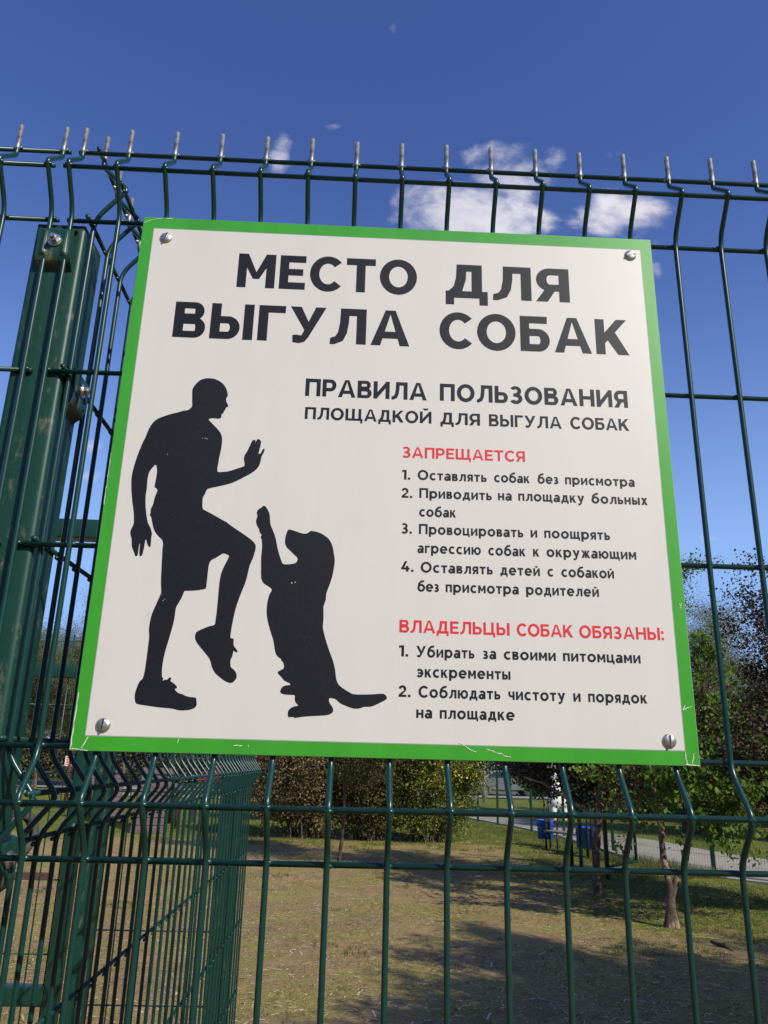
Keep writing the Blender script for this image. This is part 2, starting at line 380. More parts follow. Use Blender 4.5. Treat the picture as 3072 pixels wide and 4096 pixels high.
def outline(name, P, mat, parent, layer, label=None):
    pts = [Vector((x/1000, layer, z/1000)) for x, z in P]
    # Catmull-Rom smoothing of the traced contour
    Q = []; n = len(pts)
    for i in range(n):
        p0, p1, p2, p3 = pts[i-1], pts[i], pts[(i+1) % n], pts[(i+2) % n]
        Q.append(p1)
        if (p2-p1).length > .0016:
            t = .5; Q.append(.5*((2*p1)+(p2-p0)*t+(2*p0-5*p1+4*p2-p3)*t*t+(3*p1-p0-3*p2+p3)*t**3))
    tri = tessellate_polygon([[Vector((q.x, q.z, 0)) for q in Q]])
    F = []
    for t in tri:
        a, b, c = (Q[i] for i in t)
        F.append(t if (b-a).cross(c-a).y < 0 else t[::-1])
    o = link(name, mesh(name, Q, F, mat), parent)
    if label: o['label'] = label
    return o

MAN = ((180.1,-304.0),(185.9,-304.4),(191.8,-306.8),(196.8,-310.7),(200.4,-316.3),(202.2,-322.0),(202.2,-324.8),(201.1,-327.4),(201.4,-330.6),(202.5,-332.8),(204.1,-336.4),(202.7,-337.4),(201.6,-338.5),(201.4,-340.2),(200.5,-341.4),(199.7,-343.7),(199.1,-345.4),(197.8,-345.8),(197.8,-348.9),(196.7,-350.9),(193.7,-351.4),(189.6,-351.0),(186.0,-351.6),(184.8,-353.1),(188.0,-356.4),(193.6,-361.9),(197.5,-366.2),(199.6,-370.0),(200.7,-373.8),(201.0,-380.5),(200.5,-388.1),(199.6,-395.8),(199.2,-402.3),(199.0,-411.3),(204.0,-411.5),(210.0,-410.8),(217.7,-407.9),(224.6,-405.1),(226.3,-404.0),(226.6,-401.8),(225.3,-395.9),(226.0,-391.5),(228.0,-387.6),(230.3,-381.5),(232.2,-375.9),(233.8,-374.4),(235.6,-374.1),(236.2,-376.3),(235.7,-379.3),(237.3,-373.7),(238.8,-373.2),(240.1,-373.4),(241.8,-375.7),(241.8,-379.4),(241.0,-384.3),(240.3,-389.8),(242.5,-388.9),(244.2,-384.8),(245.7,-383.7),(246.3,-385.2),(245.5,-388.5),(243.6,-393.0),(243.1,-397.4),(242.0,-402.3),(239.8,-406.7),(235.1,-411.2),(228.4,-415.7),(218.9,-421.5),(211.2,-424.9),(199.5,-428.3),(190.6,-431.0),(188.8,-435.9),(186.9,-440.1),(186.8,-445.4),(187.6,-452.1),(190.0,-454.1),(195.1,-456.6),(202.4,-460.4),(210.6,-464.8),(212.7,-465.8),(221.0,-471.6),(227.2,-475.5),(233.4,-479.4),(239.6,-483.8),(243.2,-487.2),(244.8,-490.7),(244.4,-495.8),(242.9,-502.8),(240.2,-510.9),(238.9,-519.6),(237.2,-528.5),(234.1,-538.4),(230.8,-550.1),(229.1,-558.9),(228.0,-567.5),(227.2,-575.1),(227.0,-583.6),(228.9,-584.1),(230.4,-585.4),(230.6,-590.6),(232.9,-593.8),(235.0,-596.3),(234.5,-597.7),(232.7,-597.3),(231.1,-596.2),(230.3,-601.8),(228.9,-605.0),(229.6,-611.5),(232.7,-614.1),(235.3,-617.3),(236.1,-620.9),(234.9,-624.1),(232.4,-626.5),(229.2,-626.8),(224.9,-625.1),(220.0,-621.8),(215.5,-618.3),(212.3,-613.8),(210.5,-609.3),(208.7,-604.7),(203.5,-598.8),(198.4,-593.4),(194.2,-588.4),(192.6,-584.2),(192.9,-580.4),(195.0,-578.0),(200.4,-575.2),(205.8,-572.9),(210.2,-571.6),(211.0,-567.6),(211.4,-558.5),(211.5,-548.8),(211.4,-535.2),(211.7,-525.4),(212.8,-518.0),(215.5,-510.4),(218.8,-501.9),(216.6,-500.2),(213.4,-499.1),(210.8,-500.3),(206.2,-503.7),(201.6,-506.4),(199.6,-510.4),(199.2,-516.9),(199.1,-525.8),(198.9,-534.2),(198.1,-535.9),(193.0,-537.2),(186.4,-538.2),(178.9,-538.6),(177.6,-539.7),(175.8,-545.6),(172.7,-552.5),(171.2,-556.4),(171.0,-563.5),(170.4,-571.2),(169.0,-579.7),(166.9,-591.0),(165.2,-600.4),(164.3,-609.7),(164.3,-617.0),(165.2,-623.3),(166.4,-624.2),(166.0,-626.5),(167.9,-625.5),(170.4,-625.3),(171.4,-623.6),(172.7,-623.1),(174.0,-624.5),(173.5,-626.7),(177.0,-628.9),(180.0,-631.6),(180.0,-633.5),(178.2,-633.9),(180.0,-636.1),(183.0,-638.0),(185.3,-638.3),(189.1,-640.1),(193.8,-641.1),(198.4,-641.4),(199.7,-643.2),(200.4,-648.5),(198.4,-651.2),(194.0,-652.9),(187.8,-653.7),(182.3,-653.3),(177.6,-652.2),(164.8,-651.4),(151.0,-649.8),(143.6,-648.5),(141.8,-644.7),(141.2,-640.7),(142.0,-634.8),(144.3,-627.6),(146.8,-625.2),(148.0,-617.4),(148.3,-606.4),(148.4,-595.3),(148.4,-585.0),(147.3,-577.6),(147.5,-570.0),(148.7,-561.8),(151.5,-553.1),(154.3,-543.9),(155.1,-540.0),(153.9,-532.2),(152.8,-517.5),(152.1,-505.6),(151.5,-495.9),(151.7,-492.9),(150.4,-487.4),(146.1,-483.5),(141.6,-478.0),(139.0,-472.0),(136.6,-463.8),(134.6,-461.0),(135.4,-459.2),(135.1,-454.6),(136.9,-449.3),(137.6,-442.5),(139.6,-433.8),(136.5,-431.2),(136.2,-428.3),(136.7,-420.9),(136.8,-413.4),(135.7,-408.1),(134.5,-406.3),(133.2,-407.6),(130.2,-412.0),(128.5,-416.9),(128.1,-424.4),(128.5,-431.8),(128.3,-440.2),(129.3,-450.6),(131.4,-460.9),(133.9,-469.6),(136.9,-474.6),(139.2,-480.7),(139.1,-485.2),(139.4,-494.3),(137.7,-494.6),(135.6,-491.4),(134.2,-487.2),(133.5,-487.5),(133.2,-493.5),(132.6,-500.6),(131.6,-504.4),(129.9,-504.7),(129.3,-503.2),(128.7,-497.7),(128.5,-491.9),(128.0,-491.7),(127.8,-496.7),(127.7,-502.3),(127.3,-504.6),(125.1,-504.6),(124.1,-501.9),(120.9,-495.5),(120.0,-490.0),(119.1,-485.9),(117.6,-481.9),(117.5,-477.9),(119.0,-473.7),(119.7,-469.6),(118.3,-459.3),(115.8,-449.1),(113.3,-436.6),(111.7,-425.0),(111.7,-415.4),(113.3,-403.5),(115.8,-391.5),(118.6,-381.0),(120.3,-376.6),(122.2,-368.7),(124.5,-362.0),(128.8,-355.7),(134.5,-352.1),(143.3,-348.3),(151.2,-345.8),(157.1,-343.5),(161.1,-342.9),(164.0,-340.5),(165.6,-337.8),(165.1,-332.7),(164.3,-323.6),(164.0,-317.9),(166.4,-312.6),(171.0,-306.9),(176.0,-304.6))
DOG = ((249.3,-447.1),(251.7,-447.9),(254.3,-451.5),(256.5,-456.5),(257.2,-462.1),(258.3,-467.6),(261.4,-474.1),(264.4,-481.8),(266.8,-491.5),(270.1,-501.2),(272.7,-507.1),(274.7,-508.2),(278.9,-508.1),(283.5,-507.4),(286.6,-505.8),(287.8,-502.8),(287.0,-500.6),(283.5,-497.5),(279.0,-493.3),(275.7,-490.1),(274.1,-485.8),(274.0,-480.3),(275.2,-474.8),(276.6,-471.8),(279.8,-472.0),(285.2,-473.6),(290.6,-475.3),(293.8,-475.5),(296.4,-474.9),(299.2,-472.4),(302.1,-472.5),(307.5,-473.6),(312.9,-476.2),(317.9,-479.9),(320.9,-484.2),(322.9,-489.6),(324.2,-496.1),(325.3,-502.6),(324.8,-510.2),(323.4,-519.9),(320.7,-529.5),(318.4,-537.0),(318.2,-543.3),(316.2,-550.2),(316.8,-561.1),(316.5,-569.9),(317.9,-576.5),(321.2,-586.6),(325.2,-596.6),(328.1,-603.5),(330.5,-612.4),(331.8,-620.3),(334.6,-625.9),(340.2,-629.9),(345.3,-632.7),(349.4,-634.3),(359.4,-634.2),(367.4,-633.8),(376.4,-633.0),(379.4,-633.9),(381.1,-636.1),(380.7,-638.1),(376.6,-640.6),(368.7,-644.5),(364.7,-645.6),(359.3,-645.8),(355.8,-647.2),(349.9,-647.7),(342.8,-645.6),(336.8,-643.2),(332.7,-639.9),(329.6,-638.7),(326.1,-638.6),(325.8,-641.5),(327.4,-644.4),(329.8,-647.7),(330.0,-651.1),(327.3,-653.5),(321.4,-654.8),(310.6,-655.6),(300.8,-656.6),(293.6,-657.9),(293.1,-656.8),(288.0,-657.2),(287.2,-653.2),(288.1,-650.2),(292.3,-647.2),(296.9,-646.2),(294.1,-643.8),(292.9,-640.0),(292.9,-636.9),(289.7,-636.5),(283.2,-636.3),(279.0,-634.8),(279.2,-631.1),(282.2,-628.1),(287.9,-627.2),(287.6,-625.8),(281.9,-623.2),(278.7,-619.8),(275.3,-616.5),(275.8,-614.5),(280.2,-612.1),(280.7,-608.9),(279.3,-605.4),(277.5,-604.0),(277.8,-603.0),(273.6,-600.1),(271.1,-595.1),(268.9,-585.1),(264.6,-574.0),(261.2,-562.8),(260.2,-554.6),(260.6,-546.2),(262.2,-538.8),(264.1,-534.5),(259.6,-531.0),(255.5,-528.5),(252.6,-523.3),(251.7,-512.6),(251.0,-501.8),(251.2,-491.0),(250.2,-483.3),(248.9,-480.6),(249.8,-478.2),(247.6,-475.7),(246.8,-472.4),(244.1,-468.1),(243.0,-463.1),(244.1,-458.6),(243.1,-454.7),(244.4,-451.3),(247.5,-449.2))

# ------------------------------------------------------------------ the ground the fence stands on is built further down; first the sign
SY = -.0062                     # back of the board touches the wires (front of wires at -0.0025)
sign = empty('notice_sign', (0, 0, H0))
tag(sign, 'square white dog walking area sign with green border, screwed to the green mesh fence', 'sign')
SX0, SX1, SZ1, SZ0 = .0865, .6812, -.0995, -.6925
bm = bevelbox(SX0, -.0095, SZ0, SX1, -.0060, SZ1, .0004, 1)
b_ = bmobj('board', bm, M.board, sign, False)
def sheet(name, x0, z0, x1, z1, y, mat, parent=sign):
    return link(name, mesh(name, [(x0,y,z0),(x1,y,z0),(x1,y,z1),(x0,y,z1)], [(0,1,2,3)], mat), parent)
def frame(name, x0, z0, x1, z1, X0, Z0, X1, Z1, y, mat):
    V = [(x0,y,z0),(x1,y,z0),(x1,y,z1),(x0,y,z1),(X0,y,Z0),(X1,y,Z0),(X1,y,Z1),(X0,y,Z1)]
    return link(name, mesh(name, V, [(0,1,5,4),(1,2,6,5),(2,3,7,6),(3,0,4,7)], mat), sign)
F0 = -.00965
frame('border', SX0+.0005, SZ0+.0005, SX1-.0005, SZ1-.0005, .0995, -.6790, .6680, -.1145, F0, M.sgreen)
frame('keyline', .0995, -.6790, .6680, -.1145, .1001, -.6782, .6673, -.1152, F0, M.edge)
sheet('face', .1001, -.6782, .6673, -.1152, F0, M.white)
PL = F0 - .00012
T = (.265, .205); P1 = (.245, .20); P2 = (.235, .185); BD = (.225, .19)
for it in [('МЕСТО', 200.4,405,-188.4,44.6,*T), ('ДЛЯ', 438,580.8,-190.2,44.4,*T), ('ВЫГУЛА', 135.4,397.4,-255.3,44.8,*T), ('СОБАК', 431,644.8,-255,44.8,*T)]:
    words('heading', [it], M.black, sign, PL, 'large heading word ' + it[0])
for it in [('ПРАВИЛА', 285.2,417.3,-320.5,20.8,*P1), ('ПОЛЬЗОВАНИЯ', 431.6,638.6,-320.0,20.6,*P1), ('ПЛОЩАДКОЙ', 286.3,422.6,-347.7,14.0,*P2), ('ДЛЯ', 432.2,475.2,-347.9,14,*P2),
           ('ВЫГУЛА', 484.9,564,-347.9,14,*P2), ('СОБАК', 573.6,637.9,-347.4,14,*P2)]:
    words('subheading', [it], M.black, sign, PL, ('bold' if it[4] > 15 else 'smaller') + ' subheading word ' + it[0])
words('red_heading', [('ЗАПРЕЩАЕТСЯ', 391.8,522.8,-388.0,12.3,.225,.19)], M.red, sign, PL, 'red heading ЗАПРЕЩАЕТСЯ')
words('red_heading', [('ВЛАДЕЛЬЦЫ', 392,501.6,-573.3,12.4,.225,.19), ('СОБАК', 508.8,565.1,-573.4,12.4,.225,.19), ('ОБЯЗАНЫ:', 571.3,656.5,-573.4,12.4,.225,.19)], M.red, sign, PL, 'red heading ВЛАДЕЛЬЦЫ СОБАК ОБЯЗАНЫ:')
B = 10.9
for ln in [
    [('1.', 391.9,400.6,-412.8), ('Оставлять', 408.4,481.4,-412.4), ('собак', 489.2,527,-412), ('без', 535.4,557.6,-411.8), ('присмотра', 564.7,639.1,-411.7)],
    [('2.', 391.9,402.9,-433), ('Приводить', 410.3,486.4,-432.5), ('на', 492.9,507.4,-432.1), ('площадку', 514.3,584.3,-431.8), ('больных', 591.8,651.3,-431.7)],
    [('собак', 410.4,448.6,-452.8)],
    [('3.', 392.2,403,-471.7), ('Провоцировать', 410.3,518.4,-471.7), ('и', 526,532.9,-471.4), ('поощрять', 540.2,608.8,-471.4)],
    [('агрессию', 409.1,474.1,-491.8), ('собак', 481.7,520,-491.8), ('к', 527.8,534.2,-491.6), ('окружающим', 541.8,634.8,-491.4)],
    [('4.', 392.7,405.2,-511.8), ('Оставлять', 412.5,485.9,-512), ('детей', 493.6,534.1,-512), ('с', 541.9,548.2,-512), ('собакой', 556.2,610.3,-512)],
    [('без', 409.5,431.2,-531.7), ('присмотра', 437.9,511.9,-531.6), ('родителей', 519.3,593.5,-531.6)],
    [('1.', 392.1,401.1,-596.9), ('Убирать', 409,466.3,-597), ('за', 474.3,487.7,-597), ('своими', 495.2,546.7,-597), ('питомцами', 553.9,631.1,-597)],
    [('экскременты', 409.6,501.3,-616.4)],
    [('2.', 392.4,403.9,-635.5), ('Соблюдать', 411.6,491,-635.5), ('чистоту', 498.8,554.4,-635.5), ('и', 562.2,569.3,-635.5), ('порядок', 576.8,634.6,-635.5)],
    [('на', 409.6,424.9,-654.8), ('площадке', 432.2,504.4,-654.8)]]:
    words('text_line', [(w, a, b, z, B, *BD) for (w, a, b, z) in ln], M.black, sign, PL, 'line reading ' + ' '.join(x[0] for x in ln))
outline('printed_silhouette', MAN, M.black, sign, PL-.00002, 'black silhouette of a man in shorts raising one hand')
outline('printed_silhouette', DOG, M.black, sign, PL-.00002, 'black silhouette of a dog begging on its hind legs')
# scratches where the print has flaked off
def scratch(pts, w=.0007, y=F0-.0004, mat=M.chip):
    mb = MB(); rnd = random.Random(len(pts)*7+int(pts[0][0]*10))
    V = []
    for i, (x, z) in enumerate(pts):
        a = pts[max(i-1, 0)]; b = pts[min(i+1, len(pts)-1)]
        d = Vector((b[0]-a[0], b[1]-a[1])).normalized(); ww = w*1000*rnd.uniform(.15, .55)
        V += [((x-d.y*ww)/1000, y, (z+d.x*ww)/1000), ((x+d.y*ww)/1000, y, (z-d.x*ww)/1000)]
    F = [(2*i, 2*i+1, 2*i+3, 2*i+2) for i in range(len(pts)-1)]
    mb.add(V, [f[::-1] for f in F]); return mb
def wig(a, b, n, amp, seed):
    r = random.Random(seed); return [(a[0]+(b[0]-a[0])*i/n + r.uniform(-amp, amp), a[1]+(b[1]-a[1])*i/n + r.uniform(-amp, amp)) for i in range(n+1)]
sc = MB()
for pts, w in [(wig((88,-108),(96,-103.5),6,.4,1), .0007), (wig((96,-103.5),(108,-101),6,.3,2), .0006), (wig((112,-101),(119,-100.6),5,.4,3), .0009),
               (wig((103,-679.5),(98,-690),7,.3,4), .0010), (wig((88.3,-640),(88,-690),16,.35,5), .0012), (wig((87.2,-690.6),(104,-692),10,.5,6), .0011),
               (wig((667.5,-679),(668.6,-690),7,.5,7), .0009), (wig((676,-681),(673.4,-690),7,.3,8), .0008), (wig((667,-691),(680.5,-691.6),8,.4,9), .0011),
               (wig((450,-676),(466,-685),12,.7,10), .0008), (wig((476,-681.6),(500,-688.5),14,.6,11), .0008), (wig((669.8,-640),(678.5,-637),6,.5,12), .0008), (wig((669,-641),(671.5,-636),4,.3,13), .0010),
               (wig((187,-679.5),(186,-683),3,.2,14), .0008), (wig((238,-684),(246,-684.3),8,.3,15), .0009), (wig((252,-683.4),(252.2,-685.6),2,.1,16), .0007),
               (wig((675,-541),(677.4,-535),4,.4,17), .0008), (wig((677,-541),(675,-536),3,.3,18), .0006), (wig((87.1,-395),(87.3,-452),18,.25,20), .0006)]:
    m_ = scratch(pts, w); sc.add(m_.V, m_.F)
sc.obj('scratch', M.chip, sign)['kind'] = 'stuff'
st = MB()
for (x, z, a) in [(146.3,-561.2,.9), (144.9,-562.7,.8), (143.6,-564.6,.9), (142.6,-566.2,.7), (158,-549,.5), (159.5,-547.6,.45), (283.4,-527.3,.8), (286.8,-526.4,.7), (183,-374.4,.5),(184.9,-375.2,.6),(180.2,-374.5,.5),
                  (145.6,-394.2,.5), (498.8,-633.2,0), (430.5,-633.6,1.1), (431.6,-632.4,.8), (318,-400,.3), (260,-570,.3), (210,-460,.35), (225,-350,.3)]:
    if a: st.add([((x+math.cos(t)*a*.9)/1000, F0-.0004, (z+math.sin(t)*a*.7)/1000) for t in (0,1.3,2.4,3.6,5.0)], [(0,1,2,3,4)])
sl = wig((156.5,-541.5),(143,-566),22,.25,31); m_ = scratch(sl, .00022); st.add(m_.V, m_.F)
st.obj('paint_chip', M.chip, sign)['kind'] = 'stuff'
stn = MB(); stn.add([((.1130+.006*math.cos(t)*(1+.25*math.sin(3*t))), F0-.0001, (-.660+.0075*math.sin(t))) for t in [i*.5236 for i in range(12)]], [tuple(range(12))])
stn.obj('stain', M.stain, sign); stn = MB(); stn.add([((.1165+.0016*math.cos(t)), F0-.0001, (-.1545+.0032*math.sin(t))) for t in [i*.785 for i in range(8)]], [tuple(range(8))])
stn.obj('stain', M.stain, sign)
# four slotted screws
def dome(r, h, n=24, k=7):
    V = []; F = []
    for i in range(k):
        a = (math.pi/2)*i/(k-1)*.97; 
        for j in range(n):
            q = 2*math.pi*j/n; V.append((r*math.cos(a)*math.cos(q), -h*math.sin(a), r*math.cos(a)*math.sin(q)))
    for i in range(k-1):
        for j in range(n): F.append((i*n+j, (i+1)*n+j, (i+1)*n+(j+1) % n, i*n+(j+1) % n))
    F.append(tuple((k-1)*n+j for j in range(n))); return V, F
dv, df = dome(.0070, .0031)
screw_me = mesh('screw', dv, df, M.screw, True)
sm_ = MB(); sm_.box(-.0056, -.00335, -.0006, .0056, -.0020, .0006); slot_me = mesh('slot', sm_.V, sm_.F, M.dark)
sm_ = MB(); sm_.box(-.0052, -.00345, .00065, .0052, -.0020, .0010).box(-.0052, -.00345, -.0010, .0052, -.0020, -.00065); lip_me = mesh('slot_edge', sm_.V, sm_.F, M.screw)
for (x, z, a) in [(.1150,-.1275,72), (.6552,-.1232,12), (.6530,-.6700,86), (.1152,-.6690,84)]:
    s_ = link('screw', screw_me, sign, (x, F0, z), (0, R(-a), 0))
    for nm, me in (('slot', slot_me), ('slot_edge', lip_me)): link(nm, me, s_)

# ------------------------------------------------------------------ welded mesh fence
SK = .9836
ROWS = [0, -.1, -.3, -.5, -.7, -.8, -1.0, -1.2, -1.4, -1.6, -1.8, -2.0, -2.1, -2.2, -2.4]
APEX = [-.05, -.75, -2.15]
def wire_profile(bot=-2.41, depth=.0333, seg=4, topsharp=True):
    P = [(0, .0307)]; cuts = []
    for i, a in enumerate(APEX):
        a *= SK
        P += [(0, -.0135), (-depth, a+.003), (0, a-.0400)] if i == 0 else [(0, a+.0415), (-depth, a), (0, a-.0415)]
        cuts += [.0045 if i == 0 else .014, .0055 if i == 0 else .011, .016 if i == 0 else .014]
    P.append((0, bot))
    return fillet([(0, y, z) for y, z in P], cuts, seg)
def weld(mb):
    for z in ROWS:
        for s in (-1, 1): mb.tube([(s*.0006, .0026, z*SK), (s*.0030, .0030, z*SK+.0003), (s*.0048, .0040, z*SK-.0002), (s*.0056, .0046, z*SK)], [.0026, .0027, .0018, .0004], 5, False)
    for z in APEX:
        for s in (-1, 1): mb.tube([(s*.0006, -.0333+.0026, z*SK), (s*.0030, -.0333+.0030, z*SK), (s*.0050, -.0333+.0044, z*SK)], [.0026, .0025, .0004], 5, False)
def wire_mesh(name, n=8, seg=4, depth=.0333):
    mb = MB(); mb.tube(wire_profile(depth=depth, seg=seg), .00285, n); weld(mb); return mesh(name, mb.V, mb.F, M.wire, True)
VW = wire_mesh('vertical_wire', 10, 5); VWF = wire_mesh('vertical_wire', 6, 3)
def hwire(x0, x1, n=8):
    mb = MB(); mb.tube([(x0,0,0),(x1,0,0)], .00275, n); return mesh('horizontal_wire', mb.V, mb.F, M.frame_wire, True)
M.frame_wire = coat('green coated rod', dirt=.25)
def panel(root, xs, hx0, hx1, vw, off=.0053, zoff=0.0, rows=ROWS, n=8, jit=0):
    hm = hwire(hx0, hx1, n); rnd = random.Random(5)
    for x in xs: link('vertical_wire', vw, root, (x, 0, rnd.uniform(-jit, jit)))
    for z in rows: link('horizontal_wire', hm, root, (0, off, z*SK + zoff))
    for a in APEX: link('horizontal_wire', hm, root, (0, off-.0333, a*SK + zoff))
G1 = 'welded wire fence panels'
p1 = empty('mesh_fence', (0, 0, H0)); tag(p1, 'green welded wire fence panel with zigzag folds that carries the white sign', 'fence', G1)
panel(p1, [k*.055 for k in range(46)], -.0065, 45*.055+.0065, VW, jit=.0012)
p2 = empty('mesh_fence', (0, 0, H0)); tag(p2, 'green welded wire fence panel at the left edge, left of the thick post', 'fence', G1)
panel(p2, [-.0235-k*.055 for k in range(30)], -.0235-29*.055-.0065, -.0165, VW, jit=.0012)
# side panel runs away from the camera in the plane x = 0.022, its folds towards +x
p3 = empty('mesh_fence', (.022, 0, H0)); p3.rotation_euler = (0, 0, R(90))
tag(p3, 'green welded wire fence panel running straight back behind the left edge of the sign', 'fence', G1)
hm = None
panel(p3, [.0125+k*.055 for k in range(36)], .0025, .0125+35*.055+.006, VW, off=.0053, zoff=.0058, jit=.0008)

# post: rounded square tube with cap, clamps and bolts
def bolt(parent, loc, rot=(0, 0, 0), rnd=.0):
    """axis along local -y"""
    mb = MB()
    def ring(y0, y1, r0, r1, n, ph=0.0):
        V = []
        for y, r in ((y0, r0), (y1, r1)):
            V += [(r*math.cos(2*math.pi*j/n+ph), y, r*math.sin(2*math.pi*j/n+ph)) for j in range(n)]
        mb.add(V, [(j, n+j, n+(j+1) % n, (j+1) % n) for j in range(n)] + [tuple(n+j for j in range(n))])
    ring(0, -.0012, .0082, .0080, 20); ring(-.0012, -.0022, .0064, .0060, 20); ring(-.0022, -.0068, .0052, .0050, 6, .3); ring(-.0068, -.0074, .0042, .0036, 12)
    ring(-.0074, -.0104, .0029, .0026, 12)
    return mb.obj('bolt', M.zinc, parent, False, loc, rot)
def clamp(parent, loc, rz=0, w=.040, h=.038):
    """plate facing local -y with two pressed ribs over the wires; loc = centre of plate front"""
    prof = [(.0125, h/2+.005), (.004, h/2+.0035), (.0, h/2), (.0, -h/2+.004), (.0022, -h/2-.003), (.010, -h/2-.009), (.0135, -h/2-.013), (.0125, -h/2-.017)]
    prof = [(q.y, q.z) for q in fillet([(0, a, b) for a, b in prof], .0025, 2)]
    nx = 25; V = []; F = []
    for s in (0, 1):
        for i in range(nx):
            x = -w/2 + w*i/(nx-1)
            rib = sum(math.exp(-((x-c)/.0030)**2) for c in (-.0118, .0118))
            for (y, z) in prof:
                k = max(0, 1-abs(z)/(h*.46))**.5 if abs(z) < h*.46 else 0
                V.append((x, y - .0028*rib*min(1, k*1.6) + s*.0016, z))
    m_ = len(prof)
    for s in (0, 1):
        for i in range(nx-1):
            for j in range(m_-1):
                a = s*nx*m_ + i*m_ + j; q = (a, a+1, a+m_+1, a+m_); F.append(q if s == 0 else q[::-1])
    for j in range(m_-1):
        for i in (0, nx-1):
            a = i*m_+j; q = (a, a+nx*m_, a+nx*m_+1, a+1); F.append(q if i == 0 else q[::-1])
    for i in range(nx-1):
        for j in (0, m_-1):
            a = i*m_+j; q = (a, a+m_, a+m_+nx*m_, a+nx*m_); F.append(q if j == 0 else q[::-1])
    o = link('clamp', mesh('clamp', V, F, M.post, False), parent, loc, (0, 0, rz))
    bolt(o, (0, -.0004, .003))
    return o
def square_post(label, x0, y0, w, d, top, bot, clamps, bev=.007):
    root = empty('fence_post', (x0+w/2, y0+d/2, 0)); tag(root, label, 'fence post', 'green fence posts')
    bm = bevelbox(-w/2, -d/2, bot, w/2, d/2, top, bev, 4)
    bmobj('tube', bm, M.post, root)
    bm = bevelbox(-w/2+.0012, -d/2+.0012, top-.004, w/2-.0012, d/2-.0012, top+.0022, .0015, 2)
    bmobj('cap', bm, M.dark, root)
    for (kind, a, z) in clamps:
        if kind == 'f': clamp(root, (a-(x0+w/2), -d/2-.0120, z))
        else: clamp(root, (w/2+.0125, a-(y0+d/2), z), R(90))
    return root
square_post('thick green square post with bolted clamps at the corner beside the sign', -.0430, .0078, .0585, .060, H0-.104, -.05,
            [('f', -.0125, H0-.1365), ('s', .0385, H0-.305), ('f', -.0125, H0-.79), ('s', .038, H0-.795), ('f', -.0125, H0-1.45), ('s', .038, H0-1.5)])

# ------------------------------------------------------------------ inner gate, further back on the left
GY = 1.77
gp = square_post('green square gate post standing behind the left end of the sign', -.428, GY-.025, .046, .060, H0+.05, -.05, [])
square_post('green corner post where the side panel meets the gate front', -.043, GY-.03, .060, .060, H0+.05, -.05, [])
square_post('green square gate post at the far left behind the thick post', -1.62, GY-.03, .060, .060, H0+.05, -.05, [])
bt = empty('gate_beam', (0, GY, H0)); tag(bt, 'green steel beam across the top of the gate opening behind the sign', 'beam')
bmobj('rail', bevelbox(-1.56, -.03, -.014, -.428, .03, .051, .006, 3), M.frame, bt)
bmobj('rail', bevelbox(-.382, -.03, -.014, -.043, .03, .051, .006, 3), M.frame, bt)
def mesh_fill(root, x0, x1, rows, apex, zoff, top, bot, pitch=.055, n=6, depth=.0333, r=.0022):
    """wire filling of a frame, verticals and horizontals each a part"""
    P = [(0, 0, top)]
    for a in apex: P += [(0, 0, a+.042), (0, -depth, a), (0, 0, a-.042)]
    P.append((0, 0, bot)); mb = MB(); mb.tube(fillet(P, .012, 3), r, n); vm = mesh('vertical_wire', mb.V, mb.F, M.wire_n, True)
    k = int((x1-x0)/pitch)
    for i in range(k+1): link('vertical_wire', vm, root, (x0+(x1-x0-k*pitch)/2+i*pitch, 0, 0))
    mb = MB(); mb.tube([(x0, 0, 0), (x1, 0, 0)], r, n); hm = mesh('horizontal_wire', mb.V, mb.F, M.wire_n, True)
    for z in rows: link('horizontal_wire', hm, root, (0, .0045, z))
    for z in apex: link('horizontal_wire', hm, root, (0, -depth+.0045, z))
M.wire_n = coat('green coated thin wire', dirt=.15)
gl = empty('gate_leaf', (0, GY, H0)); tag(gl, 'green framed gate leaf with wire mesh seen through the left panel', 'gate')
bmobj('stile', bevelbox(-.494, -.02, -2.33, -.454, .02, -.424, .004, 2), M.frame, gl)
bmobj('stile', bevelbox(-1.54, -.02, -2.33, -1.50, .02, -.424, .004, 2), M.frame, gl)
bmobj('rail', bevelbox(-1.50, -.02, -.469, -.494, .02, -.427, .004, 2), M.frame, gl)
bmobj('rail', bevelbox(-1.50, -.02, -1.372, -.494, .02, -1.322, .004, 2), M.frame, gl)
bmobj('rail', bevelbox(-1.50, -.02, -2.33, -.494, .02, -2.29, .004, 2), M.frame, gl)
mesh_fill(gl, -1.50, -.494, [-.35, -.55, -.75, -.85, -1.05, -1.245, -1.6, -1.8, -2.0, -2.2], [-.80], 0, -.33, -2.29)
bolt(gl, (-.47, -.021, -.9)); 
fp = empty('mesh_fence', (0, GY, H0)); tag(fp, 'narrow green wire panel between the gate post and the corner post', 'fence', G1)
mesh_fill(fp, -.375, -.044, [0-.02, -.1, -.3, -.5, -.7, -.8, -.985, -1.18, -1.37, -1.5, -1.7, -1.9, -2.1, -2.3], [-.75], 0, -.016, -2.40)
for z in (-.60, -1.9):
    bmobj('hinge', bevelbox(-.456, -.034, z-.035, -.436, -.021, z+.035, .003, 2), M.darksteel, gl)


